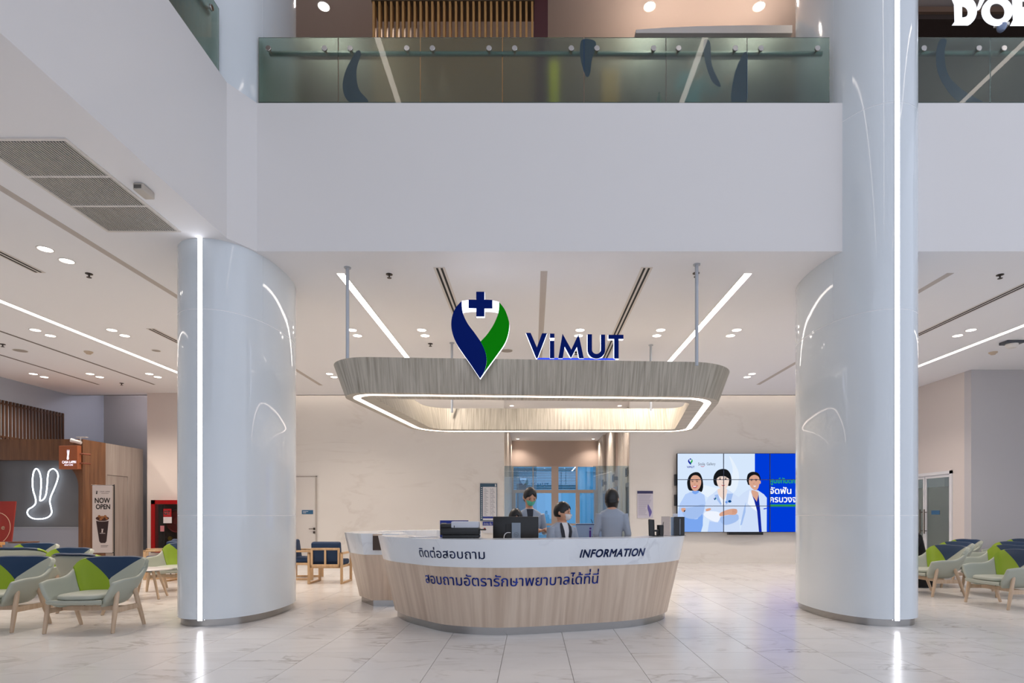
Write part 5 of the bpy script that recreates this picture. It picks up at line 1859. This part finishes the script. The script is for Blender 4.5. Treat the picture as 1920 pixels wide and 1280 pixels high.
# ================================================================== PEOPLE
SKIN = mat('skin', '#cf9d80', .5)
HAIRM = mat('black_hair', '#0c0a0a', .35)
JACK = mat('grey_blue_jacket', '#9aa4b3', .75, bump=.08, bscale=400)
TROU = mat('dark_trousers', '#23262d', .8)
SHOE = mat('black_shoes', '#0d0d0d', .4)
BLKC = mat('black_clothes', '#08080a', .85)
HA = Vector((.083, .102, .124))


def head_r(d):
    """surface point of the head in direction d (front is -y)"""
    p = Vector((d.x * HA.x, d.y * HA.y, d.z * HA.z))
    if d.z < 0:                                  # jaw narrows, chin comes forward
        k = (-d.z) ** 1.4
        p.x *= 1 - .34 * k
        p.y = p.y * (1 - .12 * k) - .018 * k
    front = max(0, -d.y)
    nose = math.exp(-((d.x / .13) ** 2 + ((d.z + .12) / .17) ** 2)) * (front ** 2)
    p.y -= .021 * nose
    for s in (-1, 1):
        eye = math.exp(-(((d.x - s * .38) / .17) ** 2 + ((d.z - .06) / .12) ** 2)) * front
        p.y += .007 * eye
    lips = math.exp(-((d.x / .25) ** 2 + ((d.z + .48) / .08) ** 2)) * front
    p.y -= .005 * lips
    return p


def sphere_dirs(nu=36, nv=24):
    rows = []
    for j in range(nv + 1):
        t = PI * j / nv
        rows.append([Vector((math.sin(t) * math.cos(2 * PI * i / nu), math.sin(t) * math.sin(2 * PI * i / nu), math.cos(t))) for i in range(nu)])
    return rows


def person(label, loc, rotz, pose, clothes, hair='short', mask=None, shirt=None, voxel=.0085):
    t = thing('person', label, 'person', loc, rotz)
    g = lambda k, d=None: pose.get(k, d)
    seated = g('seated', False)
    dz = -.36 if seated else 0.
    lean = g('lean', 0.)
    zp = .80 + dz

    def tilt(v):
        v = Vector(v)
        k = max(0, v.z - zp)
        return Vector((v.x, v.y - lean * k, v.z))
    mb = MB()
    caps = []                                    # (region, a, b, ra, rb)

    def limb(region, pts, rad, n=14):
        mb.tube(pts, rad, n)
        for i in range(len(pts) - 1):
            caps.append((region, Vector(pts[i]), Vector(pts[i + 1]), rad[i], rad[i + 1]))
    # trunk
    wd = g('build', .9)
    secs = [(.76, .135, .10), (.82, .165, .115), (.90, .165, .118), (1.0, .142, .102), (1.1, .150, .108), (1.2, .170, .115), (1.28, .182, .112), (1.335, .172, .092), (1.37, .115, .072), (1.395, .062, .058)]
    rs = []
    for z, a, b in secs:
        c = tilt((0, 0, z + dz))
        rs.append([(c.x + a * wd * math.copysign(abs(math.cos(q)) ** .85, math.cos(q)), c.y + b * wd * math.copysign(abs(math.sin(q)) ** .85, math.sin(q)), c.z) for q in [2 * PI * k / 28 for k in range(28)]])
    mb.rings(rs)
    caps.append(('top', tilt((0, 0, .85 + dz)), tilt((0, 0, 1.22 + dz)), .15, .17))
    caps.append(('top', tilt((-.13, 0, 1.3 + dz)), tilt((.13, 0, 1.3 + dz)), .08, .08))
    # neck and head
    hp = tilt((0, -.012, 1.512 + dz)) + Vector(g('head_shift', (0, 0, 0)))
    HM = Matrix.Translation(hp) @ Matrix.Rotation(g('yaw', 0.), 4, 'Z') @ Matrix.Rotation(g('pitch', 0.), 4, 'X')
    limb('skin', [tilt((0, .012, 1.355 + dz)), tilt((0, .008, 1.40 + dz)), HM @ Vector((0, .02, -.05))], [.056, .049, .05])
    rows = [[HM @ head_r(d) for d in r] for r in sphere_dirs()]
    mb.rings(rows)
    caps.append(('skin', HM @ Vector((0, -.02, -.06)), HM @ Vector((0, 0, .03)), .075, .09))
    for s in (-1, 1):                            # ears
        c = HM @ Vector((s * .085, .008, -.005))
        e = [[c + HM.to_3x3() @ Vector((d.x * .011, d.y * .018, d.z * .03)) for d in r] for r in sphere_dirs(10, 8)]
        mb.rings(e)
    # arms with hands
    for s, key in ((-1, 'L'), (1, 'R')):
        sh = tilt((s * .165 * wd, .005, 1.315 + dz))
        el = Vector(g('elbow' + key, (s * .235, .03, 1.05 + dz)))
        wr = Vector(g('wrist' + key, (s * .225, -.05, .82 + dz)))
        limb('top', [sh, sh.lerp(el, .5), el, el.lerp(wr, .5), el.lerp(wr, .97)], [.06, .051, .044, .041, .035])
        d = (wr - el).normalized()
        palm_n = Vector(g('palm' + key, (0, 0, -1)))
        side = d.cross(palm_n).normalized()
        palm_n = side.cross(d).normalized()
        kn = wr + d * .085
        limb('skin', [el.lerp(wr, .96), wr, wr + d * .02], [.028, .027, .027])
        # palm as a flattened loft
        pr = []
        for q, w_, h_ in ((-.01, .024, .02), (.02, .034, .017), (.055, .041, .015), (.088, .04, .012)):
            c = wr + d * q
            pr.append([c + side * (w_ * math.cos(a)) + palm_n * (h_ * math.sin(a)) for a in [2 * PI * k / 12 for k in range(12)]])
        mb.rings(pr)
        caps.append(('skin', wr, kn, .04, .04))
        curl = g('curl', .5)
        for fi, (off, ln) in enumerate(((-.03, .066), (-.011, .078), (.009, .074), (.028, .058))):
            base = wr + d * .082 + side * off
            p, a = base, 0
            pts = [base - d * .02, base]
            for seg, fr in enumerate((.45, .32, .23)):
                a += curl * (.5 + .25 * seg)
                p = p + (d * math.cos(a) + palm_n * math.sin(a)) * ln * fr
                pts.append(p)
            limb('skin', pts, [.010, .0098, .0092, .0086, .0075], 8)
        th = wr + d * .03 + side * (-s * .034)
        tp = [wr + d * .02 + side * (-s * .02), th, th + d * .03 + side * (-s * .018) + palm_n * .012, th + d * .055 + side * (-s * .02) + palm_n * .024]
        limb('skin', tp, [.014, .0125, .0115, .009], 8)
    # legs
    for s in (-1, 1):
        hipj = Vector((s * .085, 0, .82 + dz))
        if seated:
            kn = Vector((s * .11, -.38, .47)); an = Vector((s * .11, -.34, .09))
        else:
            kn = Vector((s * .085, -.015, .45)); an = Vector((s * .085, .02, .085))
        limb('legs', [hipj, hipj.lerp(kn, .5), kn, kn.lerp(an, .35), an], [.098, .085, .062, .06, .045])
        limb('shoes', [an + Vector((0, .03, -.045)), an + Vector((0, -.06, -.05)), an + Vector((0, -.15, -.058))], [.038, .04, .026])
    o = mb.build('body', [SKIN, clothes[0], clothes[1], SHOE], t, True)
    m = o.modifiers.new('r', 'REMESH'); m.mode = 'VOXEL'; m.voxel_size = voxel; m.use_smooth_shade = True
    m2 = o.modifiers.new('s', 'SMOOTH'); m2.factor = .5; m2.iterations = 2
    bake(o)
    me = o.data
    me.materials.clear()
    for q in (SKIN, clothes[0], clothes[1], SHOE): me.materials.append(q)
    idx = {'skin': 0, 'top': 1, 'legs': 2, 'shoes': 3}
    belt = zp + .03
    for p in me.polygons:
        c = p.center
        best, bi = 1e9, 1
        for reg, a, b, ra, rb in caps:
            ab = b - a
            q = max(0, min(1, (c - a).dot(ab) / max(1e-9, ab.length_squared)))
            dd = (c - (a + ab * q)).length - (ra + (rb - ra) * q)
            if dd < best: best, bi = dd, idx[reg]
        if bi == 1 and c.z > 1.392 + dz and (c - tilt((0, .01, c.z))).length < .08: bi = 0
        p.material_index = bi
        p.use_smooth = True
    bv = BVHTree.FromPolygons([v.co for v in me.vertices], [p.vertices for p in me.polygons])
    # hair
    def hair_r(d):
        p = head_r(d)
        face = d.y < -.12 and d.z < .60 - .55 * abs(d.x) and abs(d.x) < .80
        low = {'bob': -.86, 'bun': -.45, 'short': -.50}[hair]
        back_ok = d.z > low if d.y > -.1 else d.z > -.05
        if face or not back_ok: return p * .86
        k = 1.10 + .05 * max(0, d.z) + (.05 if hair == 'short' else .02) * max(0, d.y)
        if hair == 'bob' and d.z < -.2: k = 1.22
        q = p * k
        if hair == 'bob' and d.z < 0: q.x = math.copysign(max(abs(q.x), abs(d.x) * .092), q.x)
        return q
    hm = MB().rings([[HM @ hair_r(d) for d in r] for r in sphere_dirs(48, 36)])
    if hair == 'bun':
        c = Vector((0, .108, .03))
        hm.rings([[HM @ (c + Vector((d.x * .04, d.y * .033, d.z * .04))) for d in r] for r in sphere_dirs(16, 10)])
    ho = hm.build('hair', HAIRM, t, True, 80)
    # eyes and brows
    for s in (-1, 1):
        d = Vector((s * .38, -1, .06)).normalized()
        c = head_r(d)
        MB().rings([[HM @ (c + Vector((q.x * .014, q.y * .006, q.z * .0055))) for q in r] for r in sphere_dirs(12, 8)]).build('eye', mat('eye_dark', '#120c0a', .2), t, True)
        b = [HM @ (head_r(Vector((s * x, -1, .2 + .03 * (1 - abs(x - .38) * 3))).normalized()) * 1.012) for x in (.2, .3, .42, .55)]
        MB().tube(b, .003, 6).build('eyebrow', HAIRM, t)
    if mask:
        R, C = 10, 16
        rows = []
        for r in range(R + 1):
            zq = -.10 - .88 * r / R
            row = []
            for c in range(C + 1):
                xq = (-1 + 2 * c / C) * (.92 - .25 * (r / R))
                d = Vector((xq, -1.0 + .35 * xq * xq, zq)).normalized()
                p = head_r(d)
                bul = (1 - (2 * c / C - 1) ** 2) * math.sin(PI * min(1, (r + 1) / (R + 2)))
                row.append(HM @ (p * 1.05 + Vector((0, -.020 * bul, 0))))
            rows.append(row)
        mm = MB().rings(rows, False, False, False)
        mo = mm.build('face_mask', mask, t, True, 80, recalc=False)
        for s in (-1, 1):
            e0 = rows[2][0 if s < 0 else C]
            MB().tube([e0, HM @ Vector((s * .08, .012, .02)), HM @ Vector((s * .078, .022, -.01)), rows[7][0 if s < 0 else C]], .0018, 5).build('ear_loop', mask, t)
    else:
        b = [HM @ (head_r(Vector((x, -1, -.50 + .05 * abs(x))).normalized()) * 1.01) for x in (-.2, -.1, 0, .1, .2)]
        MB().tube(b, [.002, .004, .005, .004, .002], 6).build('mouth', mat('lips', '#9a5148', .5), t)
    # jacket front: shirt opening, lapels
    def strip(name, pts_l, pts_r, material, lift=.004):
        vs, n = [], 5
        for (xl, zl), (xr, zr) in zip(pts_l, pts_r):
            for k in range(n + 1):
                x, z = xl + (xr - xl) * k / n, zl + (zr - zl) * k / n
                c = tilt((x, 0, z + dz))
                h = bv.ray_cast(Vector((c.x, c.y - .5, c.z)), Vector((0, 1, 0)))
                y = h[0].y if h[0] is not None else c.y - .1
                vs.append((c.x, y - lift, c.z))
        fs = [(r * (n + 1) + k, r * (n + 1) + k + 1, (r + 1) * (n + 1) + k + 1, (r + 1) * (n + 1) + k) for r in range(len(pts_l) - 1) for k in range(n)]
        MB().add(vs, fs).build(name, material, t, True, 60)
    if shirt:
        zs = (1.385, 1.34, 1.28, 1.22, 1.16, 1.10)
        wv = (.045, .042, .036, .028, .018, .004)
        strip('shirt_front', [(-w, z) for w, z in zip(wv, zs)], [(w, z) for w, z in zip(wv, zs)], shirt)
        for s in (-1, 1):
            strip('lapel', [(s * w, z) for w, z in zip(wv, zs)], [(s * (w + .05 * math.sin(PI * min(1, .15 + k / 6))), z - .01) for k, (w, z) in enumerate(zip(wv, zs))], g('lapel', clothes[0]), .009)
    return t


GMASK = mat('mint_mask', '#5fc4a4', .7)
WMASK = mat('white_mask', '#d8d8da', .7)
WSH = mat('white_shirt', '#dcdde0', .7)
DSH = mat('dark_blouse', '#2a2d38', .7)
person('standing woman in grey jacket and mint face mask looking down at her hands', (-.045, 7.72, 0), .12,
       {'yaw': .22, 'pitch': .42, 'lean': .10, 'head_shift': (0, -.02, .03), 'elbowL': (-.215, -.02, 1.07), 'wristL': (.10, -.30, 1.10), 'elbowR': (.215, -.02, 1.07), 'wristR': (.20, -.33, 1.11), 'palmL': (0, 0, -1), 'palmR': (-.3, .0, -1), 'curl': .55},
       (JACK, TROU), 'bun', GMASK, DSH)
person('seated staff member with black hair, only the crown showing above the monitor', (-.215, 7.23, .10), .2,
       {'seated': True, 'pitch': .3, 'elbowL': (-.215, -.06, .72), 'wristL': (-.14, -.25, .74), 'elbowR': (.215, -.06, .72), 'wristR': (.14, -.25, .74)},
       (JACK, TROU), 'bob', None, DSH)
person('seated man in grey jacket, white shirt and white face mask looking right', (.375, 7.22, .185), .55,
       {'seated': True, 'yaw': .62, 'pitch': .10, 'build': .95, 'elbowL': (-.215, -.04, .72), 'wristL': (-.14, -.25, .74), 'elbowR': (.215, -.04, .72), 'wristR': (.14, -.25, .74), 'lapel': mat('lapel_dark', '#23262e', .7)},
       (JACK, TROU), 'short', WMASK, WSH)
person('standing woman in grey jacket with her back to the camera', (1.03, 7.36, 0), PI - .1,
       {'yaw': -.35, 'pitch': -.02, 'elbowL': (-.205, .03, 1.06), 'wristL': (-.185, -.10, .86), 'elbowR': (.205, .03, 1.06), 'wristR': (.185, -.10, .86)},
       (JACK, TROU), 'bob', None, WSH)
# stools under the two seated staff
for x, y, z, lab in ((-.215, 7.28, .10, 'office chair under the staff member behind the monitor'), (.375, 7.27, .185, 'office chair under the man in the white mask')):
    c = thing('office_stool', lab, 'stool', (x, y, 0))
    zz_ = .33 + z
    MB().lathe([(.0, zz_ - .07), (.17, zz_ - .065), (.19, zz_ - .04), (.18, zz_ - .01), (0, zz_)], 24).build('seat', BLACK, c, True)
    MB().tube([(0, 0, .06), (0, 0, zz_ - .06)], .028, 10).build('column', STEEL, c, True)
    for k in range(5):
        a = 2 * PI * k / 5
        MB().tube([(0, 0, .08), (.24 * math.cos(a), .24 * math.sin(a), .05)], [.022, .016], 8).lathe([(.024, 0), (.028, .02), (.024, .045)], 10, 0, (.24 * math.cos(a), .24 * math.sin(a))).build('castor_leg', BLACK, c, True)
person('person in black clothes seated behind the right column', (7.09, 10.36, .0), -PI / 2,
       {'seated': True, 'lean': .36, 'build': 1.05, 'elbowL': (-.22, -.28, .64), 'wristL': (-.12, -.44, .58), 'elbowR': (.22, -.28, .64), 'wristR': (.12, -.44, .58)},
       (BLKC, BLKC), 'bob', None, None, .011)

t = thing('ottoman', 'low dark ottoman under the person in black', 'ottoman', (7.06, 10.36, 0))
MB().lathe([(.0, .02), (.2, .02), (.215, .05), (.215, .30), (.2, .335), (0, .34)], 28).build('cushion', BLKC, t, True)
MB().lathe([(.17, 0), (.17, .02)], 20).build('base', BLACK, t)
person('person in teal clothes blurred behind the frosted balustrade glass', (PX(1296, 8.1), 8.1, 6.2), .3,
       {'yaw': .3, 'elbowL': (-.24, -.02, 1.06), 'wristL': (-.12, -.22, 1.12), 'elbowR': (.32, -.02, 1.14), 'wristR': (.40, -.2, 1.2)},
       (mat('teal_scrubs', '#4d8f97', .8), mat('teal_trousers', '#3f7a82', .8)), 'short', WMASK, None, .011)
